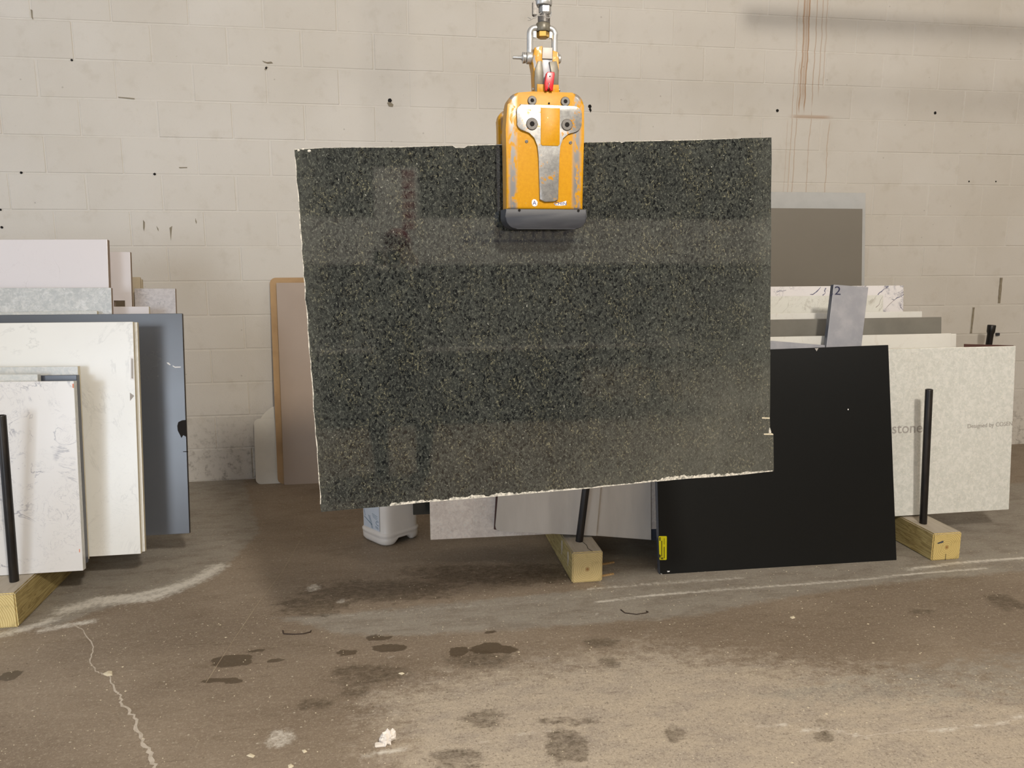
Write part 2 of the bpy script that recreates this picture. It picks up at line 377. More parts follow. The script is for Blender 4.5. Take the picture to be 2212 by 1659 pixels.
def cam_px(P):
    d = Vector(P)-CAM; z = d.dot(fwd)
    return (1106+F*d.dot(RT)/z, 829.5-F*d.dot(UP)/z) if z > .1 else (-9e9, 0)
rest = bmesh.new(); nblk = 0
for row in range(0, 24):
    off = 0 if row % 2 else BL/2
    if row == 7: off += .014
    for k in range(-13, 28):
        xl = off+k*BL; xc = xl+BL/2; zc = (row-.5)*BH+BH   # block sits between courses row and row+1
        if xl < XL or xl+BL > XR or zc+BH/2 > ZC: continue
        px, py = cam_px((xc, 0, zc))
        jx = random.uniform(-.003, .003)
        if -130 < px < 2350 and -75 < py < 1120 and nblk < 299:
            o = bpy.data.objects.new('concrete_block', random.choice(BV)); COL.objects.link(o); o.parent = wall
            o.location = (xc+jx, random.uniform(-.0006, .0006), zc)
            o.rotation_euler = (random.uniform(-.004, .004), random.uniform(-.003, .003), random.uniform(-.004, .004))
            nblk += 1
        else: block_bm(BL-J, BH-J, rest, xc+jx, zc, random.uniform(-.0006, .0006))
o = mesh_obj('concrete_block_field', rest, M['wall'], wall); o['kind'] = 'stuff'
print('blocks', nblk)
# holes and smears in the wall
for px, py, r in [(842,217,.0125),(1274,230,.011),(1679,239,.009),(2020,244,.009),(46,373,.007),(334,376,.007),(4,491,.007),(155,130,.006),(2093,392,.005),(2151,392,.005),(1184,100,.0),(575,147,.006),(1,453,.006)]:
    if not r: continue
    c = atY(px, py, 0); bm = bmesh.new()
    vs = [bm.verts.new((c.x+r*math.cos(t)*random.uniform(.85, 1.1), -.0022, c.z+r*math.sin(t)*random.uniform(.85, 1.15))) for t in [k*math.pi/7 for k in range(14)]]
    v2 = [bm.verts.new(v.co+Vector((0, .004, 0))) for v in vs]
    bm.faces.new(vs)
    for k in range(14): bm.faces.new((vs[k], v2[k], v2[(k+1) % 14], vs[(k+1) % 14]))
    mesh_obj('drill_hole', bm, M['hole'], wall, loc=c)
for (x0, y0), (x1, y1), w_ in [((2163,600),(2158,655),.016),((2103,664),(2097,720),.014),((842,222),(846,229),.013)]:
    a = atY(x0, y0, 0); b = atY(x1, y1, 0); bm = bmesh.new(); L = []; R = []
    for k in range(9):
        p = a.lerp(b, k/8); h = w_*random.uniform(.5, .66)
        L.append((p.x-h, -.0019, p.z)); R.append((p.x+h, -.0019, p.z))
    prism(bm, L+R[::-1], Vector((0, .004, 0)))
    mesh_obj('mortar_smear', bm, M['smear'], wall, loc=a)

for pts_, m_ in [([(309,475),(313,480),(313,490),(311,500),(309,492)], 'smear'), ([(366,492),(372,488),(371,497),(369,520),(367,500)], 'smear'), ([(386,361),(404,361),(404,363),(388,363.5)], 'smear'),
        ([(566,131),(576,134),(586,133),(590,137),(578,138),(570,135)], 'smear'), ([(571,150),(575,143),(579,145),(574,152)], 'smear'), ([(422,471),(425,480),(424,484),(422,478)], 'smear'),
        ([(255,209),(290,212),(290,214.5),(256,211)], 'smear'), ([(66,20),(70,22),(71,42),(68,38)], 'smear'), ([(338,488),(342,494),(343,500),(340,496)], 'smear'), ([(836,222),(842,219),(850,226),(848,231),(840,230)], 'smear'), ([(1272,236),(1275,231),(1278,238),(1276,243)], 'hole'), ([(1634,585),(1640,588),(1645,594),(1642,596)], 'smear')]:
    pw = [atY(x, y, -.0016) for x, y in pts_]; bm = bmesh.new(); prism(bm, pw, Vector((0, .003, 0)))
    mesh_obj('wall_mark', bm, M[m_], wall, loc=pw[0])
# floor with measured stain fields and painted slab shade stored as point attributes
gx = np.concatenate([np.arange(XL, -1.0, .5), np.arange(-1.0, 7.6, .02), np.arange(7.6, XR+.01, .4)])
gy = np.concatenate([np.arange(YF, -3.5, .5), np.arange(-3.5, .02, .02)])
gy[-1] = .2
GX, GY = np.meshgrid(gx, gy); nx, ny = len(gx), len(gy)
def P2(px, py): v = atZ(px, py); return np.array([v.x, v.y])
def seg_d(a, b):
    ab = b-a; t = np.clip(((GX-a[0])*ab[0]+(GY-a[1])*ab[1])/(ab@ab), 0, 1)
    return np.hypot(GX-(a[0]+t*ab[0]), GY-(a[1]+t*ab[1]))
def poly_d(pts, *_):
    q = [P2(*p) for p in pts]; return np.minimum.reduce([seg_d(a, b) for a, b in zip(q, q[1:])])
def blob(px0, px1, ymid, hh, soft=.6):
    """elongated mark from (px0) to (px1) at height ymid, half height hh (px)"""
    a, b = P2(px0, ymid), P2(px1, ymid); h = abs(P2(px0, ymid-hh)[1]-P2(px0, ymid+hh)[1])/2
    c = (a+b)/2; half = np.linalg.norm(b-a)/2; u = (b-a)/np.linalg.norm(b-a)
    X = (GX-c[0])*u[0]+(GY-c[1])*u[1]; Y = -(GX-c[0])*u[1]+(GY-c[1])*u[0]
    r = (np.abs(X/half)**2.6+np.abs(Y/h)**2.2)**.45
    return np.clip((1.45-r)/.9, 0, 1)*1.0
def tri(*pts):   # polygon mask, softened outside in metres
    q = np.array([P2(*p) for p in pts]); ins = np.zeros(GX.shape, bool); n = len(q); j = n-1
    for i in range(n):
        c = ((q[i,1] > GY) != (q[j,1] > GY)) & (GX < (q[j,0]-q[i,0])*(GY-q[i,1])/(q[j,1]-q[i,1]+1e-12)+q[i,0])
        ins ^= c; j = i
    d = np.minimum.reduce([seg_d(q[i], q[(i+1) % n]) for i in range(n)])
    return np.where(ins, d, -d)
wet = np.zeros(GX.shape)
for b in [(458,545,1427,13),(540,582,1406,4),(577,613,1427,5),(792,852,1378,5),(800,880,1400,8),(725,772,1409,6),(432,530,1470,5),(970,1010,1408,11),(1012,1118,1403,9),(1035,1085,1396,8),(1045,1076,1366,3),(0,44,1460,10)]:
    wet = np.maximum(wet, blob(*b))
damp_shade = np.zeros(GX.shape)
for b in [(705,890,1455,22),(960,1110,1425,22),(1258,1340,1390,14),(1178,1268,1613,34),(1432,1484,1585,17),(1760,1800,1562,11),(1758,1802,1592,13),(930,1045,1640,26),(2130,2212,1300,24),(1150,1290,1558,10),(640,720,1520,14),(730,800,1490,20),(990,1100,1555,24),(870,1290,1240,24),(1960,2030,1322,7),(1290,1340,1432,14),(590,760,1310,22),(640,1000,1275,24)]:  # damp marks; those below the hung slab paint its floor shadow darker
    damp_shade = np.maximum(damp_shade, blob(*b)*(1.25 if b[3] == 34 else .95 if b[3] == 17 or b[3] == 13 else .8 if b[3] > 11 else .75))
dust = np.zeros(GX.shape)
def dline(pts, w_, a): 
    global dust; dust = np.maximum(dust, a*np.clip(1-poly_d(pts)/w_, 0, 1))
dline([(1290,1300),(1420,1285),(1560,1273),(1720,1262),(1880,1250),(2000,1237),(2130,1227)], .022, 1.)
dline([(1270,1272),(1420,1260),(1600,1248)], .03, .75)
dline([(1960,1230),(2060,1217),(2212,1205)], .028, 1.)
dline([(90,1362),(150,1350),(200,1342)], .045, .9)
dline([(0,1372),(60,1357),(110,1340)], .07, .85)
dline([(140,1318),(210,1300),(330,1290),(430,1250),(470,1225)], .10, .95)
dline([(200,1295),(300,1285),(420,1255)], .05, 1.)
dline([(780,1635),(860,1620),(880,1615)], .02, 1.); dline([(935,1608),(960,1612)], .012, .8)
dline([(1000,1612),(1120,1585),(1200,1580)], .014, .6)
dline([(760,1430),(850,1418),(990,1385)], .010, .5)
dline([(1610,1567),(1660,1571),(1700,1563)], .012, .8)
dline([(1728,1580),(1800,1577),(1870,1592),(1960,1578),(2050,1576),(2080,1566),(2140,1570),(2212,1545)], .013, 1.)
dline([(2140,1390),(2212,1382)], .02, .7)
dline([(740,1330),(900,1316),(1020,1310)], .04, .5); dline([(1000,1310),(1130,1300),(1300,1285)], .03, .5)
for b in [(570,640,1595,22),(660,695,1270,9),(725,750,1299,6),(1282,1300,1327,3),(1300,1312,1335,2),(866,884,1454,3)]: dust = np.maximum(dust, .72*blob(*b))
grey = np.maximum(np.clip(tri((-400,1400),(120,1352),(240,1310),(380,1282),(470,1240),(560,1150),(520,1020),(-700,1080))/.09+.5, 0, 1),
       np.clip(tri((590,1335),(740,1325),(1000,1300),(1290,1272),(1700,1240),(2400,1180),(2400,1215),(1900,1262),(1700,1290),(1500,1330),(1240,1352),(900,1372),(740,1372),(650,1345))/.10+.5, 0, 1))
grey = np.maximum(grey, .8*np.clip(tri((1250,1180),(1450,1120),(2600,1000),(2600,1200),(1900,1262),(1300,1272))/.10+.5, 0, 1))
grey = np.maximum(grey, .55*np.clip(tri((1480,1480),(1700,1440),(2300,1360),(2400,1560),(1700,1560))/.2+.3, 0, 1))
light_ = np.clip(tri((780,1500),(1000,1440),(1400,1390),(1640,1420),(2500,1500),(2700,1900),(900,1900))/.35+.4, 0, 1)
me = bpy.data.meshes.new('floor')
co = np.stack([GX, GY, np.zeros_like(GX)], -1).reshape(-1, 3)
idx = np.arange(nx*ny).reshape(ny, nx)
q = np.stack([idx[:-1, :-1], idx[:-1, 1:], idx[1:, 1:], idx[1:, :-1]], -1).reshape(-1, 4)
me.vertices.add(len(co)); me.vertices.foreach_set('co', co.ravel())
me.loops.add(q.size); me.loops.foreach_set('vertex_index', q.ravel())
me.polygons.add(len(q)); me.polygons.foreach_set('loop_start', np.arange(0, q.size, 4)); me.update(calc_edges=True)
for nm, arr in (('wet', wet), ('damp_shade', damp_shade), ('dust', dust), ('greyness', grey), ('pale', light_)):
    a = me.attributes.new(nm, 'FLOAT', 'POINT'); a.data.foreach_set('value', arr.ravel().astype(np.float32))
floor = bpy.data.objects.new('floor', me); COL.objects.link(floor); tag(floor, None, None, kind='structure')
def mat_floor():
    s = NT('stained_concrete'); P = s.pos()
    A = lambda n: s.n('ShaderNodeAttribute', attribute_name=n).outputs['Fac']
    big = s.noise(s.map(P, (1, 1.7, 1)), 1.1, 4, .6); mid = s.noise(s.map(P, (1, 2.2, 1)), 6, 6, .65)
    fine = s.noise(P, 95, 5, .75); gr = s.noise(P, 400, 2, .7)
    warp = s.math('SUBTRACT', s.noise(s.map(P, (1, 1.5, 1)), 16, 6, .7), .5)
    c = s.mix(s.ss(big, .35, .68), lin(130, 115, 98), lin(150, 135, 117))
    c = s.mix(s.math('MULTIPLY', s.ss(mid, .5, .78), .45), c, lin(104, 88, 68))
    c = s.mix(s.math('MULTIPLY', s.ss(s.math('ADD', A('pale'), s.math('MULTIPLY', warp, 2.)), .15, .95), .75), c, s.mix(s.ss(mid, .35, .7), lin(200, 187, 168), lin(178, 167, 154)))
    c = s.mix(s.ss(s.math('ADD', A('greyness'), s.math('MULTIPLY', warp, 1.1)), .30, .72, 0., .8), c, s.mix(s.ss(mid, .4, .7), lin(158, 152, 141), lin(136, 128, 117)))
    # aggregate grain: pale and dark grit
    f2 = s.noise(P, 190, 4, .75); f3 = s.noise(s.map(P, (1, 1.5, 1)), 38, 6, .8)
    gm = s.math('ADD', .45, s.math('MULTIPLY', s.ss(A('pale'), .1, .8), .55))
    c = s.mix(s.math('MULTIPLY', s.math('MULTIPLY', s.ss(f3, .50, .68), gm), .45), c, lin(196, 184, 162))
    c = s.mix(s.math('MULTIPLY', s.math('MULTIPLY', s.ss(f3, .47, .32), gm), .45), c, lin(92, 80, 64))
    c = s.mix(s.math('MULTIPLY', s.math('MULTIPLY', s.ss(fine, .52, .66), gm), .6), c, lin(208, 197, 176))
    c = s.mix(s.math('MULTIPLY', s.math('MULTIPLY', s.ss(fine, .46, .32), gm), .55), c, lin(76, 65, 52))
    c = s.mix(s.math('MULTIPLY', s.math('MULTIPLY', s.ss(f2, .46, .30), gm), .45), c, lin(70, 60, 48))
    c = s.mix(s.math('MULTIPLY', s.math('MULTIPLY', s.ss(f2, .54, .70), gm), .45), c, lin(214, 204, 186))
    c = s.mix(s.math('MULTIPLY', s.ss(gr, .5, .8), .12), c, lin(200, 188, 166))
    v = s.n('ShaderNodeTexVoronoi', {'Scale': 34.}); s.set(v.inputs['Vector'], s.map(P, (1, 1.3, 1)))
    c = s.mix(s.math('MULTIPLY', s.math('MULTIPLY', s.ss(v.outputs['Distance'], .16, .06), s.ss(s.xyz(v.outputs['Color'])[0], .72, .8)), .75), c, lin(214, 205, 186))
    v = s.n('ShaderNodeTexVoronoi', {'Scale': 21.}); s.set(v.inputs['Vector'], s.map(P, (1, 1.6, 1), (5, 3, 0)))
    c = s.mix(s.math('MULTIPLY', s.math('MULTIPLY', s.ss(v.outputs['Distance'], .10, .05), s.ss(s.xyz(v.outputs['Color'])[0], .8, .86)), .6), c, lin(70, 58, 46))
    # long scuffs
    sc = s.noise(s.map(P, (1.2, 14, 1)), 7, 5, .7, .3)
    c = s.mix(s.math('MULTIPLY', s.ss(sc, .60, .74), .42), c, lin(184, 174, 156))
    c = s.mix(s.math('MULTIPLY', s.ss(sc, .42, .28), .45), c, lin(92, 78, 62))
    dm = s.ss(s.math('ADD', A('damp_shade'), s.math('MULTIPLY', warp, 2.2)), .30, .80)
    c = s.mix(s.math('MULTIPLY', dm, s.ss(f3, .3, .62, .85, .35)), c, lin(74, 62, 45))
    wt = s.ss(s.math('ADD', A('wet'), s.math('MULTIPLY', warp, 1.3)), .42, .56)
    c = s.mix(s.math('MULTIPLY', wt, .78), c, lin(72, 58, 38))
    du = s.math('MULTIPLY', s.ss(s.math('ADD', A('dust'), s.math('MULTIPLY', s.math('SUBTRACT', s.noise(P, 48, 5, .75), .5), 1.5)), .32, 1.0), s.ss(A('dust'), .02, .15))
    c = s.mix(s.math('MULTIPLY', du, .95), c, lin(220, 214, 202))
    s.bump(s.math('ADD', fine, s.math('MULTIPLY', mid, .6)), .25, .0012)
    rough = s.math('SUBTRACT', s.math('ADD', .52, s.math('MULTIPLY', mid, .2)), s.math('MULTIPLY', wt, .25))
    return s.fin(c, rough, 0, .35)
me.materials.append(mat_floor())

def ribbon(pts, wpx, name, mat, parent, z=.0006, jitter=.5, sub=6, lab=None):
    """thin irregular strip lying on the floor; pts = floor points, width in metres"""
    q = [atZ(*p) for p in pts]; path = []
    for a, b in zip(q, q[1:]):
        for k in range(sub): path.append(a.lerp(b, k/sub))
    path.append(q[-1]); bm = bmesh.new(); L = []; R = []
    for i, p in enumerate(path):
        d = (path[min(i+1, len(path)-1)]-path[max(i-1, 0)]).normalized(); n = Vector((-d.y, d.x, 0))
        w_ = wpx(i/(len(path)-1)) if callable(wpx) else wpx
        p = p+n*random.uniform(-1, 1)*jitter*w_*1.3
        L.append(p+n*w_/2*random.uniform(.6, 1.3)); R.append(p-n*w_/2*random.uniform(.6, 1.3))
    vl = [bm.verts.new((p.x, p.y, z)) for p in L]; vr = [bm.verts.new((p.x, p.y, z)) for p in R]
    for i in range(len(vl)-1): bm.faces.new((vl[i], vr[i], vr[i+1], vl[i+1]))
    o = mesh_obj(name, bm, mat, parent, loc=q[0]); return o
M['crackfill'] = mat_plain('pale_crack_filler', lin(206, 196, 182), .85, var=.6, scale=45, alt=lin(160, 146, 126))
M['scratch'] = mat_plain('thin_floor_scratch', lin(176, 162, 138), .85, var=.6, scale=40, alt=lin(134, 116, 92))
ribbon([(234,1460),(250,1490),(258,1500),(262,1520),(288,1545),(298,1580),(312,1608),(330,1640),(340,1665)], lambda t: .005+.008*t, 'crack_filler', M['crackfill'], floor)
ribbon([(150,1345),(180,1362),(203,1398),(195,1430),(205,1448),(225,1458)], .0045, 'crack_filler', M['crackfill'], floor)
for cp in ([(1728,1582),(1770,1578),(1800,1577),(1822,1584),(1870,1592),(1905,1586),(1960,1578),(2010,1576),(2040,1577),(2060,1574),(2075,1567),(2110,1571),(2150,1567),(2190,1556),(2212,1549),(2300,1530)], [(1606,1565),(1640,1569),(1662,1571)], [(2012,1556),(2030,1562),(2042,1566)]):
    ribbon(cp, .0045, 'crack_filler', M['crackfill'], floor, jitter=.9)
ribbon([(650,1165),(610,1235),(560,1300),(498,1392),(445,1475)], .0022, 'floor_scratch', M['scratch'], floor, jitter=.15)

# other walls, ceiling (outside the frame)
def shell(name, lo, hi, m): 
    bm = bmesh.new(); box(bm, lo, hi); o = mesh_obj(name, bm, m); tag(o, None, None, kind='structure'); return o
shell('wall_right', (XR, YF, 0), (XR+.2, .2, ZC), M['ceiling'])
bm = bmesh.new()
box(bm, (XL, YF-.2, 0), (-3.5, YF, ZC)); box(bm, (.3, YF-.2, 0), (XR, YF, ZC)); box(bm, (-3.5, YF-.2, 3.6), (.3, YF, ZC))
tag(mesh_obj('wall_front', bm, M['darksurf']), None, None, kind='structure')
shell('ceiling', (XL-.2, YF-.2, ZC), (XR+.2, .2, ZC+.1), M['ceiling'])
bm = bmesh.new()   # left wall with a roll-up door opening
box(bm, (XL-.2, YF, 0), (XL, -5.6, ZC)); box(bm, (XL-.2, -1.6, 0), (XL, .2, ZC)); box(bm, (XL-.2, -5.6, 4.2), (XL, -1.6, ZC))
tag(mesh_obj('wall_left', bm, M['ceiling']), None, None, kind='structure')

# ------------------------------------------------------------------ slabs
class Plane:
    def __init__(s, Y0, zb, lean, yaw=0., X0=0.):
        a = math.radians(lean); s.P = Vector((X0, Y0, zb)); s.zb = zb
        h = Vector((math.cos(yaw), math.sin(yaw), 0)); s.h = h
        s.u = Vector((-h.y*math.sin(a), h.x*math.sin(a), math.cos(a)))   # up along the face
        s.n = s.u.cross(h) * -1                                          # into the slab (away from viewer)
        if s.n.y < 0: s.n = -s.n
    def at(s, px, py): return on_plane(px, py, s.P, s.n)
    def drop(s, p, z=None):
        z = s.zb if z is None else z
        return p - s.u*((p.z-z)/s.u.z)
def slab_pts(name, pts, n, th, mats, label, cat='slab', group=None, bevel=.0015, edge_mat=True, base=None):
    c = sum((Vector(p) for p in pts), Vector())/len(pts); c.z = min(p.z for p in pts)
    bm = bmesh.new(); prism(bm, pts, n*th, bevel)
    bmesh.ops.recalc_face_normals(bm, faces=bm.faces)
    if isinstance(mats, (list, tuple)) and len(mats) > 1:
        for f in bm.faces:
            if abs(f.normal.dot(n)) < .9: f.material_index = 1
    o = mesh_obj(name, bm, mats, loc=c, recalc=False)
    return tag(o, label, cat, group)
def rslab(name, pl, left, right, th, mats, label, zb=None, tilt=0., **kw):
    """rectangular slab: left/right = pixels of the top corners (or float metres of width), dropped along the plane to its base"""
    R = pl.at(*right)
    L = pl.at(*left) if isinstance(left, tuple) else R-pl.h*left
    pts = [L, R, pl.drop(R, zb), pl.drop(L, zb)]
    return slab_pts(name, pts, pl.n, th, mats, label, **kw), pts
GL = 'stone slabs leaning on the left timber'; GR = 'stone slabs leaning on the right timber'
ZT = .139
# --- left stack, front to back
plm = Plane(-1.683, ZT, 6.9)
marble, _ = rslab('stone_slab', plm, (-330,828), (159.5,823), .030, [M['marble'], M['light']], 'white slab with fine grey veins, frontmost on the left timber')
pl = Plane(-1.648, ZT, 6.9)
rslab('stone_slab', pl, (-330,810), (81,808.5), .030, [M['light'], M['light']], 'pale grey slab edge peeking left above the veined white slab', zb=ZT)
pl = Plane(-1.611, ZT, 6.9)
rslab('stone_slab', pl, (60,811.5), (165.5,810), .030, [M['steel_blue'], M['steel_blue']], 'narrow blue-grey polished slab right behind the veined white slab')
pl = Plane(-1.574, ZT, 6.9)
rslab('stone_slab', pl, (-330,796), (168,791), .025, [M['light'], M['cream_edge']], 'pale slab whose strip shows above the blue-grey one, in front of the cream slab')
plc = Plane(-1.535, ZT, 8.8)
cream, cpts = rslab('stone_slab', plc, (-330,701), (287,695), .020, [M['cream'], M['cream_edge']], 'large cream white slab with a paper sticker near its right edge')
pl = Plane(-1.512, ZT, 8.8)
rslab('stone_slab', pl, (-330,702), (296.3,696), .020, [M['cream'], M['cream_edge']], 'cream slab doubled directly behind the sticker slab, only its right edge showing')
pld = Plane(-1.317, ZT, 8.7)
dark, dpts = rslab('stone_slab', pld, (-420,684), (393.5,677), .020, [M['darkblue'], M['black']], 'large dark slate-blue slab, the biggest on the left, with a chipped right edge')
pl = Plane(-1.275, ZT, 8.7)
rslab('stone_slab', pl, (-330,681), (209.5,671.5), .020, [M['light'], M['cream_edge']], 'pale strip barely showing along the top of the dark slate slab')
pl = Plane(-1.235, ZT, 8.7)
rslab('stone_slab', pl, (-330,622.5), (240,621.5), .020, [M['palemarb'], M['shaded_edge']], 'silver-grey mottled slab above the dark slate slab')
pl = Plane(-1.17, ZT, 8.7)
rslab('stone_slab', pl, (-330,518), (231.5,517), .030, [M['lilac'], M['shaded_edge']], 'tall white slab with one faint diagonal vein, highest of the left stack')
pl = Plane(-1.12, ZT, 8.7)
rslab('stone_slab', pl, (200,662.5), (321.5,662), .020, [M['lilac2'], M['cream_edge']], 'low white slab poking right beneath the narrow upright white one')
pl = Plane(-1.06, ZT, 8.7)     # narrow slab with a square notch
pts = [pl.at(*p) for p in [(205,543.5),(281,544),(284.5,676)]]
pts = [pl.at(205,543.5), pl.at(281,544)]; R = pl.drop(pts[1]); N1 = pl.at(270.5,648.5)
N1b = pl.at(270.5,663); N2 = pl.at(245,648.5); N2b = pl.at(245,663)
pts = [pl.at(205,543.5), pl.at(281,544), R, pl.drop(N1b), N1, N2, pl.drop(N2b), pl.drop(pl.at(205,543.5))]
o = slab_pts('stone_slab', pts, pl.n, .022, [M['lilac2'], M['shaded_edge']], 'narrow upright white slab with a sawn notch, right of the tall white slab')
pl = Plane(-.98, ZT, 8.7)
rslab('stone_slab', pl, (290,623), (378.5,623), .020, [M['greymarb'], M['shaded_edge']], 'grey cloudy marbled slab at the right end of the left stack')
pl = Plane(-.92, ZT, 8.7)
rslab('stone_slab', pl, (200,598.5), (302,598.5), .020, [M['tan'], M['tan']], 'tan slab strip just behind the narrow upright white slab')
pl = Plane(-.885, ZT, 8.7)
rslab('stone_slab', pl, (200,603), (306.5,603), .020, [M['tan'], M['tan']], 'rearmost tan slab sliver against the block wall, left stack')

def decal(parent, pl, pxs, mat, name, off=.0006, th=.0005, bevel=0):
    pts = [pl.at(*p)-pl.n*off for p in pxs]
    bm = bmesh.new(); prism(bm, pts, pl.n*th, bevel)
    return mesh_obj(name, bm, mat, parent, loc=pts[0])
decal(cream, plc, [(281.5,770),(289.5,771),(290,821),(281.5,820)], M['stickerwhite'], 'sticker')
decal(cream, plc, [(283.5,774),(287.5,775),(288,818),(284,817)], M['fadedink'], 'sticker_print', .0012)
decal(cream, plc, [(280.5,848),(290,855),(281,866)], M['fadedink'], 'pencil_mark')
decal(dark, pld, [(385,912),(393,908),(402.5,907),(402.5,944),(396,940),(392,946),(388,938),(384,930),(383,920)], M['hole'], 'edge_chip')
decal(dark, pld, [(360,783),(364,783),(369,788),(367,789),(362,786)], M['stickerwhite'], 'chalk_scratch')
decal(dark, pld, [(373,789),(378,792),(391,792),(390,794),(378,794.5),(373,791.5)], M['stickerwhite'], 'chalk_scratch')
decal(dark, pld, [(395,975),(406.5,974.5),(406.5,976.5),(396,976.5)], M['hole'], 'edge_notch')
decal(marble, plm, [(156.5,829),(159.3,829),(159.4,838),(156.8,838)], mat_plain('orange_crayon', lin(226, 138, 104), .6), 'crayon_mark')
decal(marble, plm, [(170.8,1186),(172.6,1186),(172.8,1193),(171,1193)], bpy.data.materials['orange_crayon'], 'crayon_mark')

# --- right stack
plw = Plane(-1.628, ZT, 4.7)
wsl, wpts = rslab('stone_slab', plw, 1.5, (2194.5,747.5), .020, [M['whitespeck'], M['cream_edge']], 'white speckled slab with faded grey printed lettering, behind the front pole')
pl = Plane(-1.598, ZT, 4.7)
o = rslab('thin_board', pl, (2083,743), (2190,746), .004, [M['redboard']], 'dark red-brown thin board edge rising just behind the lettered white slab', cat='board')[0]
pl = Plane(-1.56, ZT, 6)
rslab('stone_slab', pl, 1.7, (2055,720), .012, [M['white'], M['white']], 'plain white slab behind the black slab, paired with a longer twin')
pl = Plane(-1.545, ZT, 6)
rslab('stone_slab', pl, 1.8, (2066,721), .012, [M['white'], M['white']], 'plain white slab slightly longer on the right than its front twin')
pl = Plane(-1.46, ZT, 6.5)
rslab('stone_slab', pl, 1.9, (2034,684.5), .020, [M['taupe2'], M['taupe2']], 'taupe-grey slab strip crossing behind the small leaning offcut')
pl = Plane(-1.40, ZT, 6.5)
rslab('stone_slab', pl, 1.9, (1992,672.5), .020, [M['white'], M['white']], 'white slab strip between the taupe strip and the veined marble')
plq2 = pl = Plane(-1.33, ZT, 6.5)
cal2, _ = rslab('stone_slab', pl, 1.7, (1908,637.5), .020, [M['calacatta2'], M['white']], 'ivory greenish-veined marble slab in front of the blue-veined one')
plq = pl = Plane(-1.27, ZT, 6.5)
cal, _ = rslab('stone_slab', pl, 1.9, (1952,616.5), .020, [M['calacatta'], M['white']], 'white marble slab with dark blue veins, right stack')
VEIN = mat_plain('dark_blue_vein', lin(74, 74, 104), .3, var=.6, scale=60, alt=lin(150, 150, 168)); VEIN2 = mat_plain('olive_grey_vein', lin(150, 138, 132), .3)
def vein(parent, pl, pts, w_, mat):
    up2, dn2 = [], []
    for (x0, y0), (x1, y1) in zip(pts, pts[1:]+[pts[-1]]):
        d = Vector((x1-x0, y1-y0)); n = (Vector((-d.y, d.x)).normalized() if d.length else n)
        a_ = w_*random.uniform(.15, .6); up2.append((x0+n.x*a_, y0+n.y*a_)); dn2.append((x0-n.x*a_, y0-n.y*a_))
    decal(parent, pl, up2+dn2[::-1], mat, 'vein')
vb = cal
vein(vb, plq, [(1919,618),(1914,623),(1910,624),(1904,630),(1900,632),(1896,637)], 1.8, VEIN)
vein(vb, plq, [(1952,636),(1946,641),(1938,643),(1932,648),(1926,646)], 1.6, VEIN)
vein(vb, plq, [(1932,648),(1924,655),(1918,661),(1912,668)], 1.0, VEIN2)
vein(vb, plq, [(1784,622),(1781,628),(1783,633),(1777,638)], 2.0, VEIN)
vein(vb, plq, [(1773,620),(1768,626),(1764,630),(1756,636),(1750,636)], 1.8, VEIN)
vein(vb, plq, [(1698,627),(1690,629),(1684,628),(1679,631)], 1.2, VEIN)
vein(cal2, plq2, [(1907,640),(1902,648),(1899,658),(1892,664)], 1.2, VEIN2)
pl = Plane(-.95, ZT, 6.0)
rslab('stone_slab', pl, 1.5, (1863.3,451), .020, [M['taupe'], M['beigegrey']], 'tall plain taupe slab standing behind the veined marble')
pl = Plane(-.88, ZT, 6.0)
rslab('stone_slab', pl, 1.5, (1870,416.5), .020, [M['beigegrey'], M['beigegrey']], 'tallest pale grey slab, rearmost on the right')
# black slab standing on the floor
plb = Plane(-1.797, 0, 10.7, yaw=-.02, X0=3.5)
pb = [plb.at(1411,764), plb.at(1919,745), plb.at(1937,1210.5), plb.at(1425,1241)]
pb[2].z = 0; pb[3].z = 0
pb[2] = plb.drop(plb.at(1937,1210.5), 0); pb[3] = plb.drop(plb.at(1425,1241), 0)
black = slab_pts('stone_slab', pb, plb.n, .030, [M['black'], M['steel_blue']], 'large plain black slab standing on the floor with a yellow sticker')
decal(black, plb, [(1422.8,1160),(1424,1158),(1439.5,1158),(1440.5,1160),(1440,1208),(1438.5,1209.5),(1425.5,1209.5),(1424.3,1207)], M['yellowtag'], 'yellow_sticker')
for (a, b, c, d) in [(1423.8,1160.5,1426.8,1168),(1428.2,1168,1430.2,1202),(1434.2,1163,1435.2,1176),(1433.8,1181,1435.6,1206),(1427.3,1204,1432.5,1208)]:
    decal(black, plb, [(a,b),(c,b),(c,d),(a,d)], M['tagprint'], 'sticker_print', .0013, .0004)
decal(black, plb, [(1424,1197),(1426.3,1198.5),(1427,1201),(1426.3,1204),(1424.5,1205)], M['hole'], 'sticker_print', .0013, .0004)
decal(black, plb, [(1441,1233),(1447,1233),(1446,1235.5),(1442,1236)], M['stickerwhite'], 'edge_chip')
decal(black, plb, [(1426,1238.5),(1430,1239),(1431,1241),(1428,1241)], M['fadedink'], 'edge_chip')
decal(black, plb, [(1760,752.5),(1768,752),(1764,759)], M['fadedink'], 'edge_chip')
decal(black, plb, [(1831,883),(1833,883),(1833,886),(1831,886)], M['stickerwhite'], 'edge_chip')
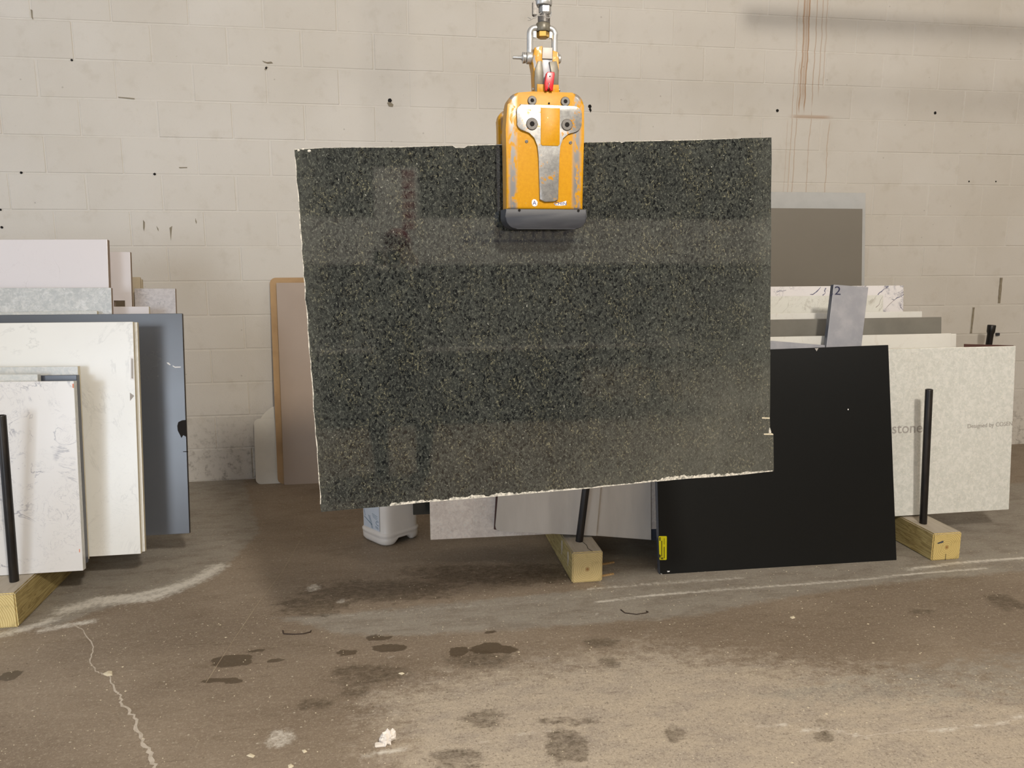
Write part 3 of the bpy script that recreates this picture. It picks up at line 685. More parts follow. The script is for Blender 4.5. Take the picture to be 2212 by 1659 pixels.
# grey pieces between / behind
pl = Plane(-1.70, ZT, 9.5)
pts = [pl.at(1650,732), pl.at(1785,746), pl.at(1785,760), pl.at(1650,760)]
pts = [pl.at(1560,726), pl.at(1790,747), pl.drop(pl.at(1790,747), .5), pl.drop(pl.at(1560,726), .5)]
slab_pts('stone_offcut', [pl.at(1560,727), pl.at(1782,745.5), pl.drop(pl.at(1782,745.5)), pl.drop(pl.at(1560,727))], pl.n, .012, M['bluegrey'],
         'pale grey slab with a sloping top just showing over the black slab', cat='slab')
plg = Plane(-1.655, ZT, 7.5)
a, b = plg.at(1801,614.5), plg.at(1876,620.5); c_, d_ = plg.at(1861,748), plg.at(1785,748)
dn = (c_-b).normalized(); k = (c_.z-ZT)/-dn.z
c2 = c_+dn*k; dn2 = (d_-a).normalized(); d2 = d_+dn2*((d_.z-ZT)/-dn2.z)
off = slab_pts('stone_offcut', [a, b, c2, d2], plg.n, .026, [M['bluegrey'], M['steel_blue']], 'small smoky grey offcut leaning askew, marked 2 in marker', cat='offcut')
# its left side face shows: shim slab seen at left
# --- middle group on the centre timber
pl = Plane(-1.575, ZT, 6.0, yaw=-.03, X0=2.026)
L = pl.at(928.5,1100); L0 = pl.at(930,1171); L = pl.drop(L); top = L+pl.u*.80
pts = [top, top+pl.h*1.05, L+pl.h*1.05, L]
slab_pts('stone_slab', pts, pl.n, .020, [M['speckled'], M['cream_edge']], 'beige speckled slab behind the grey round-cornered slab, under the hung granite')
pl2 = Plane(-1.645, .139, 6.5, yaw=-.02, X0=2.5)
def rounded(pl, xl, xr, ztop, px_bl, slope, r=.03):
    pass
bl = pl2.at(1069,1147); br = pl2.at(1290,1158.5)
dirb = (br-bl).normalized(); upb = pl2.n.cross(dirb); upb = -upb if upb.z < 0 else upb
W = (br-bl).length; H_ = .62
def rr(o, d, u, w_, h_, r, n=6):
    pts = []
    for cx, cy, a0 in ((r, r, math.pi), (w_-.004, .0, None), (w_-.004, h_, None), (r, h_-r, math.pi/2)):
        if a0 is None: pts.append(o+d*cx+u*cy); continue
        rng_ = [a0+math.pi/2*k/n for k in range(n+1)]
        pts += [o+d*(cx+r*math.cos(t))+u*(cy+r*math.sin(t)) for t in rng_]
    return pts
slab_pts('stone_slab', rr(bl, dirb, upb, W, H_, .022), pl2.n, .014, [M['greystone'], M['blacksteel']], 'brushed grey slab with a rounded corner and dark edge, left of the centre pole')
pl2b = Plane(-1.628, .139, 6.5, yaw=-.02, X0=2.5); a, b = pl2b.at(1067,1144), pl2b.at(1150,1150)
slab_pts('stone_slab', [pl2b.at(1077,1050)+pl2b.u*.4+pl2b.h*.02, b+pl2b.u*.6, b, a], pl2b.n, .010, [M['redboard'], M['blacksteel']], 'dark brown slab edge lining the left side of the round-cornered grey slab')
pl3 = Plane(-1.612, .139, 6.5, yaw=-.04, X0=2.8)
a, b = pl3.at(1255,1155), pl3.at(1407,1166.5); d_ = (b-a).normalized(); u_ = pl3.n.cross(d_); u_ = -u_ if u_.z < 0 else u_
slab_pts('stone_slab', [a+pl3.u*.7, b+pl3.u*.7, b, a], pl3.n, .016, [M['greystone2'], M['cream_edge']], 'warm grey slab right of the centre pole, under the hung granite')
pl4 = Plane(-1.592, .139, 6.5, yaw=-.04, X0=2.8)
a, b = pl4.at(1380,1165), pl4.at(1450,1170); d_ = (b-a).normalized(); u_ = pl4.n.cross(d_); u_ = -u_ if u_.z < 0 else u_
slab_pts('stone_slab', [a+pl4.u*.72, b+pl4.u*.72, b, a], pl4.n, .02, [M['steel_blue'], M['steel_blue']], 'dark grey slab strip between the warm grey slab and the black slab')
pl5 = Plane(-1.30, .139, 5)
a = pl5.at(892,1112.5); 
slab_pts('stone_slab', [a+pl5.u*.55, a+pl5.u*.55+pl5.h*.76, a+pl5.h*.76, a], pl5.n, .02, [M['blackgloss'], M['light']], 'small glossy blackish slab corner overlapping the white jug')

# ------------------------------------------------------------------ printed lettering on slabs
def text_mesh(body, size, extr=.0002):
    c = bpy.data.curves.new('t', 'FONT'); c.body = body; c.size = size; c.extrude = extr; c.resolution_u = 4
    t = bpy.data.objects.new('t', c); COL.objects.link(t); bpy.context.view_layer.update()
    me = bpy.data.meshes.new_from_object(t); bpy.data.objects.remove(t); return me
def put_text(body, pl, px0, px1, parent, mat, name, off=.0008, hscale=1.0, bold=0):
    """text from pixel px0 (left baseline) to px1 (right baseline) on plane"""
    me = text_mesh(body, 1.); xs = [v.co.x for v in me.vertices]; x0, x1 = min(xs), max(xs)
    a, b = pl.at(*px0), pl.at(*px1); d = (b-a); s_ = d.length/(x1-x0); d.normalize()
    n = -pl.n; u = n.cross(d).normalized()
    if u.z < 0: u = -u
    mt = Matrix((d*s_, u*s_*hscale, n)).transposed().to_4x4(); mt.translation = a+n*off-d*s_*x0
    me.transform(mt); me.transform(Matrix.Translation(-a)); me.name = name; me.materials.append(mat)
    o = bpy.data.objects.new(name, me); COL.objects.link(o); o.parent = parent; o.location = a-Vector(parent.location); return o
put_text('stone', plw, (1927,936.5), (1992,934), wsl, M['fadedink'], 'printed_lettering', hscale=1.0)
put_text('Designed by COSEN', plw, (2090,925), (2187,919), wsl, M['fadedink'], 'printed_lettering', hscale=1.0)
put_text('2', plg, (1802.5,636.5), (1815.5,637), off, M['ink'], 'marker_number', hscale=.8)
decal(off, plg, [(1784+9,640),(1790+9,636),(1790+9,634),(1784+9,638)], M['ink'], 'marker_stroke')

# ------------------------------------------------------------------ sheets against the wall
plk = Plane(-.150, 0, 5.6)
def sheet(name, pl, px_bl, px_tl, width, th, mat, label, r=.03, cat='panel'):
    a = pl.drop(pl.at(*px_bl), 0.); t = pl.at(*px_tl); h_ = (t-a).dot(pl.u)
    n = 6; w_ = width; pts = []
    for cx, cy, a0 in ((r, r, math.pi), (w_-r, r, 1.5*math.pi), (w_-r, h_-r, 0), (r, h_-r, .5*math.pi)):
        pts += [a+pl.h*(cx+r*math.cos(a0+.5*math.pi*k/n))+pl.u*(cy+r*math.sin(a0+.5*math.pi*k/n)) for k in range(n+1)]
    return slab_pts(name, pts, pl.n, th, mat, label, cat=cat, bevel=0)
sheet('laminate_panel', Plane(-.158, 0, 5.4), (614,1049), (600,611), .92, .006, M['brownpanel'], 'tall brown metallic laminate sheet leaning on the block wall', .004)
sheet('cardboard_sheet', Plane(-.138, 0, 5.4), (600,1042), (585,600), .98, .008, M['cardboard'], 'brown cardboard sheet with rounded corners behind the brown laminate', .035, 'sheet')
sheet('laminate_panel', Plane(-.120, 0, 8.5), (553,1047), (549,905), .50, .005, M['whitepanel'], 'low white round-cornered panel beside the tall brown sheets', .03)
pl = Plane(-.100, 0, 7.5); c0 = pl.at(618,960); pts = []
for k in range(33):
    t = math.pi*k/32; pts.append(pl.at(618-62*math.cos(t)*1.0, 932-60*math.sin(t)))
pts = [pl.drop(pts[0], 0)]+pts+[pl.drop(pts[-1], 0)]
slab_pts('laminate_panel', pts, pl.n, .004, M['whitepanel'], 'white panel with a round top behind the low white panel', cat='panel', bevel=0)

# ------------------------------------------------------------------ timbers and poles
def timber(x0, x1, yf, yb, h_, label, a, b, ring, seed, notch=0):
    cx = (x0+x1)/2; E_ = empty('timber_sleeper', (cx, yf, 0), label, 'timber')
    bm = bmesh.new(); box(bm, (x0, yf, 0), (x1, yb, h_), .005)
    bmesh.ops.recalc_face_normals(bm, faces=bm.faces)
    for f in bm.faces:
        if f.normal.z > .8: f.material_index = 1
        if f.normal.y < -.8: f.material_index = 2
    end = mat_timber('end_grain', a, b, True, ring, seed)
    o = mesh_obj('beam', bm, [M['timberL'], M['timbertop'], end], E_, loc=(cx, yf, 0), recalc=False)
    return E_
tl = timber(.326, .468, -1.858, -.35, .137, 'square timber under the left slab stack, curved growth rings on its end', lin(226, 208, 150), lin(190, 158, 92), (-.09, .02), 1)
tc = timber(2.609, 2.742, -1.816, -.45, .137, 'square timber in the middle with a round knot-centred end, below the hung granite', lin(212, 190, 136), lin(190, 164, 108), (.0, .060), 2)
tr = timber(4.275, 4.418, -1.846, -.6, .130, 'square timber at the right carrying the white lettered slab', lin(218, 196, 130), lin(180, 148, 84), (.0, .062), 3)
# split crack on centre timber, cut kerf on right timber, bark chips on the side
bm = bmesh.new(); 
pts = [(2.682,-1.70),(2.690,-1.74),(2.686,-1.78),(2.697,-1.814)]
for (xa, ya), (xb, yb) in zip(pts, pts[1:]): prism(bm, [Vector((xa-.001,ya,.1372)), Vector((xb-.001,yb,.1372)), Vector((xb+.001,yb,.1372)), Vector((xa+.001,ya,.1372))], Vector((0,0,.0006)))
mesh_obj('split_crack', bm, M['hole'], tc, loc=(2.69,-1.75,.137))
for yy, zz in ((-1.62, .085), (-1.74, .08)):
    bm = bmesh.new(); prism(bm, [Vector((2.607, yy-.014, zz)), Vector((2.607, yy-.006, zz+.035)), Vector((2.607, yy+.006, zz+.03)), Vector((2.607, yy+.003, zz-.035))], Vector((.003, 0, 0)))
    mesh_obj('wood_gouge', bm, M['timbertop'], tc, loc=(2.607, yy, zz))
bm = bmesh.new(); box(bm, (4.344, -1.8472, .0), (4.3455, -1.846, .03)); mesh_obj('end_split', bm, M['hole'], tr, loc=(4.344,-1.847,0))
bm = bmesh.new(); prism(bm, [atY(2025,1173,-1.8472), atY(2038,1168,-1.8472), atY(2038,1172,-1.8472), atY(2026,1175,-1.8472)], Vector((0, .001, 0))); mesh_obj('end_mark', bm, M['steel_blue'], tr, loc=(4.3,-1.847,.09))
# slips of wood beside the middle timber
for (x0, y0), (x1, y1), lab in [((1297,1221),(1327,1216),'thin wood slip sticking out right of the middle timber, upper one'), ((1297,1246),(1326,1241),'thin wood slip sticking out right of the middle timber, lower one')]:
    a, b = atZ(x0, y0), atZ(x1, y1); d = (b-a).normalized(); n = Vector((-d.y, d.x, 0)); a = a+n*0
    bm = bmesh.new(); prism(bm, [a-n*.006, b-n*.003, b+n*.007, a+n*.006], Vector((0, 0, .006)), .001)
    tag(mesh_obj('wood_slip', bm, mat_timber('slip_wood', lin(206, 170, 120), lin(170, 132, 84)), loc=a), lab, 'wood slip')
def pole(bot, top, r, label, flare=False, name='steel_pole'):
    bot, top = Vector(bot), Vector(top); d = (top-bot).normalized(); L = (top-bot).length
    bm = bmesh.new(); prof = [(r, 0), (r, L-.002), (r*.95, L), (r*.72, L), (r*.72, L-.05)]
    if flare: prof = [(r, 0), (r, L-.06), (r*1.25, L-.045), (r*1.3, L-.004), (r*1.2, L), (r*.9, L), (r*.9, L-.03)]
    lathe(bm, bot, d, prof, 24)
    o = mesh_obj(name, bm, M['blacksteel'], loc=bot, smooth=False); shade_auto(o, 40); return tag(o, label, 'pole')
b = atY(30,1246,-1.742); t = atY(2.5,897,-1.742); b.z = .137
pole(b, t, .0165, 'black steel pole standing in front of the grey-veined slab at far left')
b = atY(1252,1162,-1.690); t0 = atY(1266,1052,-1.690); d = (t0-b).normalized(); b = b+d*((.137-b.z)/d.z); 
pole(b, b+d*.66, .0165, 'black steel pole on the middle timber, its top hidden by the granite')
b = atY(1994.5,1120,-1.715); t = atY(2007,841,-1.715); d = (t-b).normalized(); b = b+d*((.130-b.z)/d.z)
pole(b, t, .0165, 'black hollow steel pole in front of the white lettered slab')
t = atY(2142.5,702,-.22)
pole((t.x-.05, -.22, 0), t, .020, 'short black pole top with a flared cap near the wall, far right', True)
# small junction clip on wall near that pole
c = atY(2154,722,-.005); bm = bmesh.new(); box(bm, (c.x-.012, -.018, c.z-.01), (c.x+.012, -.0022, c.z+.01), .002)
mesh_obj('wall_clip', bm, M['rubber'], wall, loc=(c.x, -.002, c.z))

# ------------------------------------------------------------------ jug
def jug():
    rz = math.radians(36); LX, WY = .222, .214
    corner = Vector((1.825, -1.290, 0)); ux = Vector((math.cos(rz), math.sin(rz), 0)); uy = Vector((-math.sin(rz), math.cos(rz), 0))
    C0 = corner+ux*(LX/2)+uy*(WY/2)
    E_ = empty('plastic_jug', C0, 'white plastic jug with a blue-lined paper label standing below the granite', 'jug')
    bm = bmesh.new(); N = 64
    def ring(z, s_, r=.038, arch=0.):
        out = []
        hx, hy = LX/2+s_, WY/2+s_
        for k in range(N):
            t = 2*math.pi*(k+.5)/N; c, s2 = math.cos(t), math.sin(t); e = .42
            x = hx*math.copysign(abs(c)**e, c); y = hy*math.copysign(abs(s2)**e, s2)
            zz = z+arch*math.exp(-(x/.040)**4)
            out.append(bm.verts.new(C0+ux*x+uy*y+Vector((0, 0, zz))))
        return out
    R = [ring(.004, -.030, arch=.036), ring(0, -.018, arch=.036), ring(.004, -.006, arch=.034), ring(.014, 0, arch=.026), ring(.034, .001, arch=.010),
         ring(.0375, -.0005, arch=.008), ring(.041, .001, arch=.006), ring(.050, .0035, arch=.003), ring(.056, .0035), ring(.060, -.001), ring(.066, -.003),
         ring(.15, -.003), ring(.255, -.003), ring(.275, -.008), ring(.292, -.022), ring(.302, -.042)]
    for a, b in zip(R, R[1:]):
        for k in range(N): bm.faces.new((a[k], a[(k+1) % N], b[(k+1) % N], b[k]))
    bm.faces.new(R[0][::-1]); bm.faces.new(R[-1])
    o = mesh_obj('body', bm, M['white_plastic'], E_, loc=C0, smooth=True)
    bm = bmesh.new(); nb = C0+ux*.055+Vector((0, 0, .298)); lathe(bm, nb, (0, 0, 1), [(.026, 0), (.026, .006), (.024, .010), (.024, .032), (.022, .034)], 28)
    shade_auto(mesh_obj('screw_cap', bm, M['white_plastic'], E_, loc=nb))
    bm = bmesh.new(); a = C0+ux*.02+Vector((0, 0, .296)); pts = [a, a+Vector((0, 0, .03)), a-ux*.02+Vector((0, 0, .042)), a-ux*.07+Vector((0, 0, .040)), a-ux*.088+Vector((0, 0, .024)), a-ux*.09+Vector((0, 0, -.006))]
    tube(bm, pts, .010, 12); mesh_obj('handle', bm, M['white_plastic'], E_, loc=a, smooth=True)
    # label on the narrow face
    f0 = C0-ux*(LX/2-.0022); bm = bmesh.new()
    def lp(y, z, o_=0.): return f0+uy*y+Vector((0, 0, z))-ux*o_
    prism(bm, [lp(-.066,.072), lp(.066,.072), lp(.066,.245), lp(-.066,.245)], -ux*.0009)
    lab = mesh_obj('label', bm, M['label_white'], E_, loc=f0)
    bm = bmesh.new()
    def st(y0, z0, y1, z1, w_=.0016):
        y0 *= 1.27; y1 *= 1.27; z0 += .006; z1 += .006
        a, b = Vector((y0, z0)), Vector((y1, z1)); d = (b-a).normalized(); n = Vector((-d.y, d.x))*w_
        prism(bm, [lp(*(a-n), .0009), lp(*(b-n), .0009), lp(*(b+n), .0009), lp(*(a+n), .0009)], -ux*.0004)
    st(.046,.115,-.005,.085,.0022); st(.01,.13,-.005,.08); st(.018,.13,.001,.08); st(-.005,.08,-.008,.068); st(.001,.08,-.002,.068)
    st(.046,.15,.040,.12); st(-.010,.130,-.040,.118,.001); st(-.008,.137,-.040,.127,.001); st(-.006,.144,-.040,.136,.001)
    st(-.034,.112,-.046,.112); st(-.034,.112,-.029,.104); st(-.029,.104,-.036,.094); st(-.036,.094,-.047,.093)
    for k in range(4): st(-.026-.005*k,.088-.001*k,-.028-.005*k,.076-.001*k,.0012)
    mesh_obj('label_print', bm, M['label_blue'], lab, loc=None).location = Vector((0, 0, 0))
    return E_
jug()
o = bpy.data.objects['label_print']; o.data.transform(Matrix.Translation(-(Vector(o.parent.location)+Vector(o.parent.parent.location))))

# ------------------------------------------------------------------ hung granite slab
YS = -2.65
def pS(px, py): return atY(px, py, YS)
outline = [(636,322),(700,319),(760,318),(860,317),(930,315.5),(978,314),(984,318),(1003,319),(1010,313.5),(1060,312),(1090,311.5),(1270,307.5),(1338,305),(1343,308),(1350,305),(1420,303.5),(1500,301.5),(1600,298.5),(1666.5,297),
 (1667,348),(1665.5,420),(1666,520),(1664.5,640),(1664,760),(1663.5,880),(1663,901),(1663.5,924),(1666,931),(1666.5,936.5),(1670.8,937.5),(1671.5,1018),
 (1620,1023.5),(1560,1029),(1520,1033),(1500,1032),(1450,1037.5),(1400,1042),(1330,1048.5),(1260,1056),(1190,1062),(1100,1069.5),(1040,1075),(960,1081.5),(900,1086),(860,1090),(843,1092),(842,1093.5),(770,1099),(693.5,1106)]
left = [(693.5,1106)]
nL = 46; jag = []
for k in range(1, nL):
    t = k/nL; jag.append((693.5+(636-693.5)*t+random.uniform(-1.0, 1.0), 1106+(322-1106)*t))
pts = [pS(*p) for p in outline+jag]
bm = bmesh.new(); prism(bm, pts, Vector((0, .030, 0)))
gc = pS(1160, 690); gc.y = YS
bmesh.ops.recalc_face_normals(bm, faces=bm.faces)
for f in bm.faces:
    if abs(f.normal.y) < .5: f.material_index = 1
granite = mesh_obj('granite_slab', bm, [M['granite'], M['rawedge']], loc=gc, recalc=False)
tag(granite, 'large polished dark green-black speckled granite slab hanging from the yellow clamp', 'slab')
def gdecal(pxs, mat, name, off=.0006, th=.0012):
    p = [pS(*q_)-Vector((0, off, 0)) for q_ in pxs]; bm = bmesh.new(); prism(bm, p, Vector((0, th, 0)))
    return mesh_obj(name, bm, mat, granite, loc=p[0])
ctrl = [(842,1093,9),(880,1089,6),(920,1085,8),(960,1082,6),(1010,1078,9),(1060,1073.5,7),(1110,1069.5,8),(1160,1065,5),(1230,1059,4),(1270,1055.5,2.5),(1340,1048,2.5),(1400,1042,5),(1440,1038.5,9),(1480,1034.5,11),(1530,1031,6),(1560,1029.5,9),(1600,1026,6),(1640,1021.5,4),(1671,1018,2)]
up_, dn_ = [], []; hk = .8
for (x0, y0, h0), (x1, y1, h1) in zip(ctrl, ctrl[1:]):
    n_ = max(4, int((x1-x0)/2.2))
    for k in range(n_):
        t = k/n_; x = x0+(x1-x0)*t; y = y0+(y1-y0)*t; h_ = h0+(h1-h0)*t
        dn_.append((x, y-.3)); hk = .75*hk+.25*random.uniform(.0, 1.5) if random.random() > .06 else random.uniform(.1, .4); up_.append((x, y-.6-h_*hk))
gdecal(dn_+up_[::-1], M['rawedge'], 'chipped_edge', .0008, .0011)
gdecal([(1646,901.5),(1662.5,902),(1662.5,904.5),(1646,904)], M['cutmark'], 'saw_kerf')
gdecal([(1650,936.5),(1668,936.3),(1670.3,938),(1670,939.5),(1650,939)], M['cutmark'], 'saw_kerf')
gdecal([(1661.5,924),(1663.3,924),(1665.8,934),(1663,938),(1660.5,936)], M['rawedge'], 'edge_chip')
le = [(x, y) for x, y in jag[::-1]]
gdecal([(x-.2, y) for x, y in le]+[(x+random.uniform(.5, 2.6), y) for x, y in le[::-1]], M['rawedge'], 'chipped_rim', .0007, .0010)
te = outline[:18]
gdecal([(x, y+.2) for x, y in te]+[(x, y+random.uniform(.6, 1.8)) for x, y in te[::-1]], M['rawedge'], 'chipped_rim', .0007, .0010)
for x, y, r in [(645,325,2.2),(668,326,3),(655,322,2)]:
    gdecal([(x+r*1.3*math.cos(t), y+r*math.sin(t)) for t in [k*math.pi/4 for k in range(8)]], M['rawedge'], 'edge_chip')

# ------------------------------------------------------------------ lifting clamp
YC = -2.745   # front face of the clamp housing
def pc(px, py, Y=YC): return atY(px, py, Y)
cc = pc(1176.5, 452); c0 = Vector((cc.x, YC, cc.z))
clamp = empty('lifting_clamp', c0, 'worn yellow slab lifting clamp gripping the granite from above', 'clamp')
SC_ = (pc(1200,300)-pc(1100,300)).length/100   # metres per pixel on the face
def L3(px, py, dy=0.):
    """clamp local position: face pixel -> world, dy behind the face"""
    return Vector((c0.x+(px-1176.5)*SC_, YC+dy, c0.z-(py-452)*SC_*1.012))
def cprism(pxs, y0, y1, mat, name, bevel=.002, parent=None, seg=2, ang=40):
    bm = bmesh.new(); prism(bm, [L3(x, y, y0) for x, y in pxs], Vector((0, y1-y0, 0)))
    if bevel:
        ed = [e for e in bm.edges if abs(e.verts[0].co.y-e.verts[1].co.y) < 1e-6]
        bmesh.ops.bevel(bm, geom=ed, offset=bevel, segments=seg, affect='EDGES', profile=.5, clamp_overlap=True)
    o = mesh_obj(name, bm, mat, parent or clamp, loc=L3(1176.5, 452)); 
    if parent is not None: o.location = L3(1176.5, 452)-c0-Vector(parent.location); 
    shade_auto(o, ang); return o
def arc(cx, cy, r, a0, a1, n=6): return [(cx+r*math.cos(math.radians(a0+(a1-a0)*k/n)), cy-r*math.sin(math.radians(a0+(a1-a0)*k/n))) for k in range(n+1)]
body = [(1093,453)]+[(1093,330),(1092,290),(1094,262)]+arc(1120,240,24,180,90)+[(1150,213),(1205,213)]+arc(1236,238,25,90,0)+[(1262,300),(1262,453)]
cprism(body, 0, .070, M['yellow'], 'front_housing', .009, seg=4)
rear = [(1093,453)]+arc(1112,252,20,180,90)+[(1150,232),(1205,232)]+arc(1242,252,20,90,0)+[(1262,453)]
cprism(rear, .134, .185, M['yellow'], 'rear_housing', .008, seg=3)
cprism([(1110,250),(1245,250),(1245,300),(1110,300)], .06, .14, M['greygrease'], 'bridge_block', .003)
rub = [(1089,452)]+arc(1115,468,26,180,270,8)+arc(1242,468,26,270,360,8)+[(1268,452)]
cprism(rub, -.012, .078, M['rubber'], 'front_rubber_pad', .003, seg=2)
cprism([(1089,452)]+arc(1110,478,18,180,270,5)+arc(1248,478,18,270,360,5)+[(1268,452)], .126, .19, M['rubber'], 'rear_rubber_pad', .003)
# raised bare T plate
T = [(1122,240),(1236,241)]+arc(1240,256,15,90,0,4)+[(1255,272)]+arc(1238,276,17,-10,-80,4)+[(1226,296),(1214,306),(1208,322),(1207,345),(1205,432),(1196,436),(1176,437),(1165,432),(1162,345),(1160,322),(1153,306),(1142,296)]+arc(1132,276,17,-110,-170,4)+[(1116,262)]+arc(1126,254,12,170,100,3)
cprism(T, -.007, .002, M['alu'], 'bare_plate', .003, seg=3)
cprism([(1166,246),(1207,246),(1207,318),(1204,322),(1169,322),(1166,318)], -.0085, -.005, M['yellow'], 'centre_label_plate', .0006)
for x, y, r, nm in [(1148,231.5,9.5,'socket_bolt'),(1219.5,231.5,9.8,'socket_bolt'),(1147,279,12.5,'socket_bolt'),(1222.5,279,12,'socket_bolt')]:
    R_ = r*SC_; p = L3(x, y, -.0105 if r > 11 else -.005); bm = bmesh.new()
    lathe(bm, p+Vector((0, .008, 0)), (0, -1, 0), [(R_, 0), (R_, .006), (R_*.9, .008), (R_*.42, .008), (R_*.30, .003), (.0002, .003)], 28)
    o = mesh_obj(nm, bm, M['darksteel'], clamp, loc=p); shade_auto(o, 30)
    bm = bmesh.new(); lathe(bm, p+Vector((0, .0004, 0)), (0, -1, 0), [(R_*.4, 0), (R_*.4, .0006), (.0002, .0006)], 6)
    o2 = mesh_obj('hex_recess', bm, M['hole'], o, loc=None); o2.data.transform(Matrix.Translation(-Vector(p))); o2.location = (0, 0, 0)
for x, y, r, m in [(1136.5,313.5,3.5,'darksteel'),(1232,314,3.5,'darksteel'),(1184.5,236,2.2,'hole'),(1119.5,455,2.8,'hole'),(1249,455,2.8,'hole')]:
    dy = -.013 if y > 450 else -.0008
    p = L3(x, y, dy); bm = bmesh.new(); lathe(bm, p+Vector((0, .0012, 0)), (0, -1, 0), [(r*SC_, 0), (r*SC_, .0014), (r*SC_*.6, .0018), (.0002, .0012)], 16)
    mesh_obj('small_screw', bm, M[m], clamp, loc=p)
class CP:   # face plane for lettering
    n = Vector((0, 1, 0))
    def __init__(s, dy): s.dy = dy
    def at(s, px, py): return L3(px, py, s.dy)
st1 = cprism([(1148.5,434),(1152,431),(1157,432),(1161,437),(1160,444),(1155,446.5),(1150,445),(1148,440)], -.0008, .0004, M['stickerwhite'], 'sticker_remnant', 0)
st2 = cprism([(1196,439),(1200,441),(1224,434),(1225,443),(1212,444.5),(1200,444)], -.0008, .0004, M['stickerwhite'], 'sticker_remnant', 0)
def clamp_text(body, x0, x1, y, parent, hs=1.):
    me = text_mesh(body, 1., .0002); xs = [v.co.x for v in me.vertices]; s_ = (x1-x0)*SC_/(max(xs)-min(xs))
    a = L3(x0, y, -.0012); mt = Matrix((Vector((s_, 0, 0)), Vector((0, 0, s_*hs)), Vector((0, -1, 0)))).transposed().to_4x4()
    mt.translation = -Vector((min(xs)*s_, 0, 0)); me.transform(mt); me.materials.append(M['blueprint'])
    o = bpy.data.objects.new('sticker_letters', me); COL.objects.link(o); o.parent = parent; o.location = a-c0-Vector(parent.location)
clamp_text('A', 1149.8, 1158, 443, st1); clamp_text('CHIN', 1198, 1224.5, 443, st2, .85)
# head: bracket, arm plates, latch
cprism([(1160,197),(1207,197),(1208,214),(1160,214)], .006, .05, M['yellow'], 'latch_bracket', .0015)
for x in (1156.5, 1210.5):
    p = L3(x, 204, .028); bm = bmesh.new(); lathe(bm, p-Vector((.004, 0, 0)), (1, 0, 0), [(.0035, 0), (.0045, .002), (.0045, .006), (.0035, .008)], 16)
    shade_auto(mesh_obj('pin_end', bm, M['steel'], clamp, loc=p))
cprism([(1156,214),(1154,168),(1150,150),(1156,124),(1172,120),(1172,150),(1170,214)], .012, .060, M['yellow'], 'arm_plate', .002)
cprism([(1206,214),(1208,168),(1207,132),(1194,128),(1194,150),(1196,214)], .012, .060, M['yellow'], 'arm_plate', .002)
cprism([(1155.5,214),(1155,170),(1161,152),(1170,150),(1174,175),(1172,214)], .008, .014, M['greygrease'], 'worn_cheek', .001)
cprism([(1194,214),(1192,175),(1186,152),(1202,150),(1207,168),(1206,214)], .008, .014, M['greygrease'], 'worn_cheek', .001)
cprism([(1170,214),(1170,124),(1194,124),(1196,214)], .014, .05, M['bluegrey'], 'lift_tongue', .002)
cprism([(1172,124),(1193,124),(1193,146),(1171,146)], .008, .02, M['greystone'], 'tongue_cap', .0015)
# red latch: tapered lever with fork
o = cprism([(1177,178),(1180,175),(1194,175),(1195,179),(1191,212),(1185,212),(1184,203),(1181,203),(1180,212),(1175,212),(1174,196)], -.010, .004, M['red'], 'red_latch', .0018, seg=3)
p = L3(1184.5, 184, -.0105); bm = bmesh.new(); lathe(bm, p+Vector((0, .001, 0)), (0, -1, 0), [(.0018, 0), (.0018, .0012), (.0002, .0012)], 12); mesh_obj('latch_pin', bm, M['hole'], clamp, loc=p)
p = L3(1182, 198, .0); bm = bmesh.new(); tube(bm, [L3(1182,196,-.012), L3(1183,200,-.012), L3(1181.5,204,-.010), L3(1183,209,-.006)], .0012, 8); mesh_obj('latch_spring', bm, M['steel'], clamp, loc=p, smooth=True)
# shackle (its own thing)
YK = .032
sh0 = L3(1176, 140, YK); shk = empty('bow_shackle', sh0, 'zinc-plated U shackle pinned through the top of the yellow clamp', 'shackle')
def part(bm, name, mat, parent, loc, ang=40): o = mesh_obj(name, bm, mat, parent, loc=loc); shade_auto(o, ang); return o
bm = bmesh.new(); path = [(1148,138),(1148,96)]+arc(1160,94,12,180,100,5)+[(1168,82),(1184,82)]+arc(1190,94,12,80,0,5)+[(1201,96),(1201,138)]
tube(bm, [L3(x, y, YK) for x, y in path], 6.6*SC_, 20); part(bm, 'bow', M['steel'], shk, sh0)
for x0, x1 in ((1140.5,1154),(1196,1209)):
    bm = bmesh.new()
    lathe(bm, L3(x0, 141.5, YK), (1, 0, 0), [(12.5*SC_*.92, 0), (12.5*SC_, .002), (12.5*SC_, (x1-x0)*SC_-.002), (12.5*SC_*.92, (x1-x0)*SC_)], 24)
    part(bm, 'eye', M['steel'], shk, sh0)
bm = bmesh.new(); lathe(bm, L3(1111,141.5,YK), (1, 0, 0), [(2.6*SC_, 0), (3.4*SC_, .002), (3.6*SC_, 17*SC_), (6*SC_, 20.5*SC_), (11.5*SC_, 21.5*SC_), (11.5*SC_, 24*SC_), (8*SC_, 24.5*SC_), (11*SC_, 25*SC_), (11*SC_, 27.5*SC_), (7*SC_, 28*SC_), (6*SC_, 30*SC_), (6*SC_, 98*SC_), (9*SC_, 98.5*SC_), (9*SC_, 102*SC_), (7*SC_, 104*SC_)], 24)
part(bm, 'pin', M['steel'], shk, sh0)
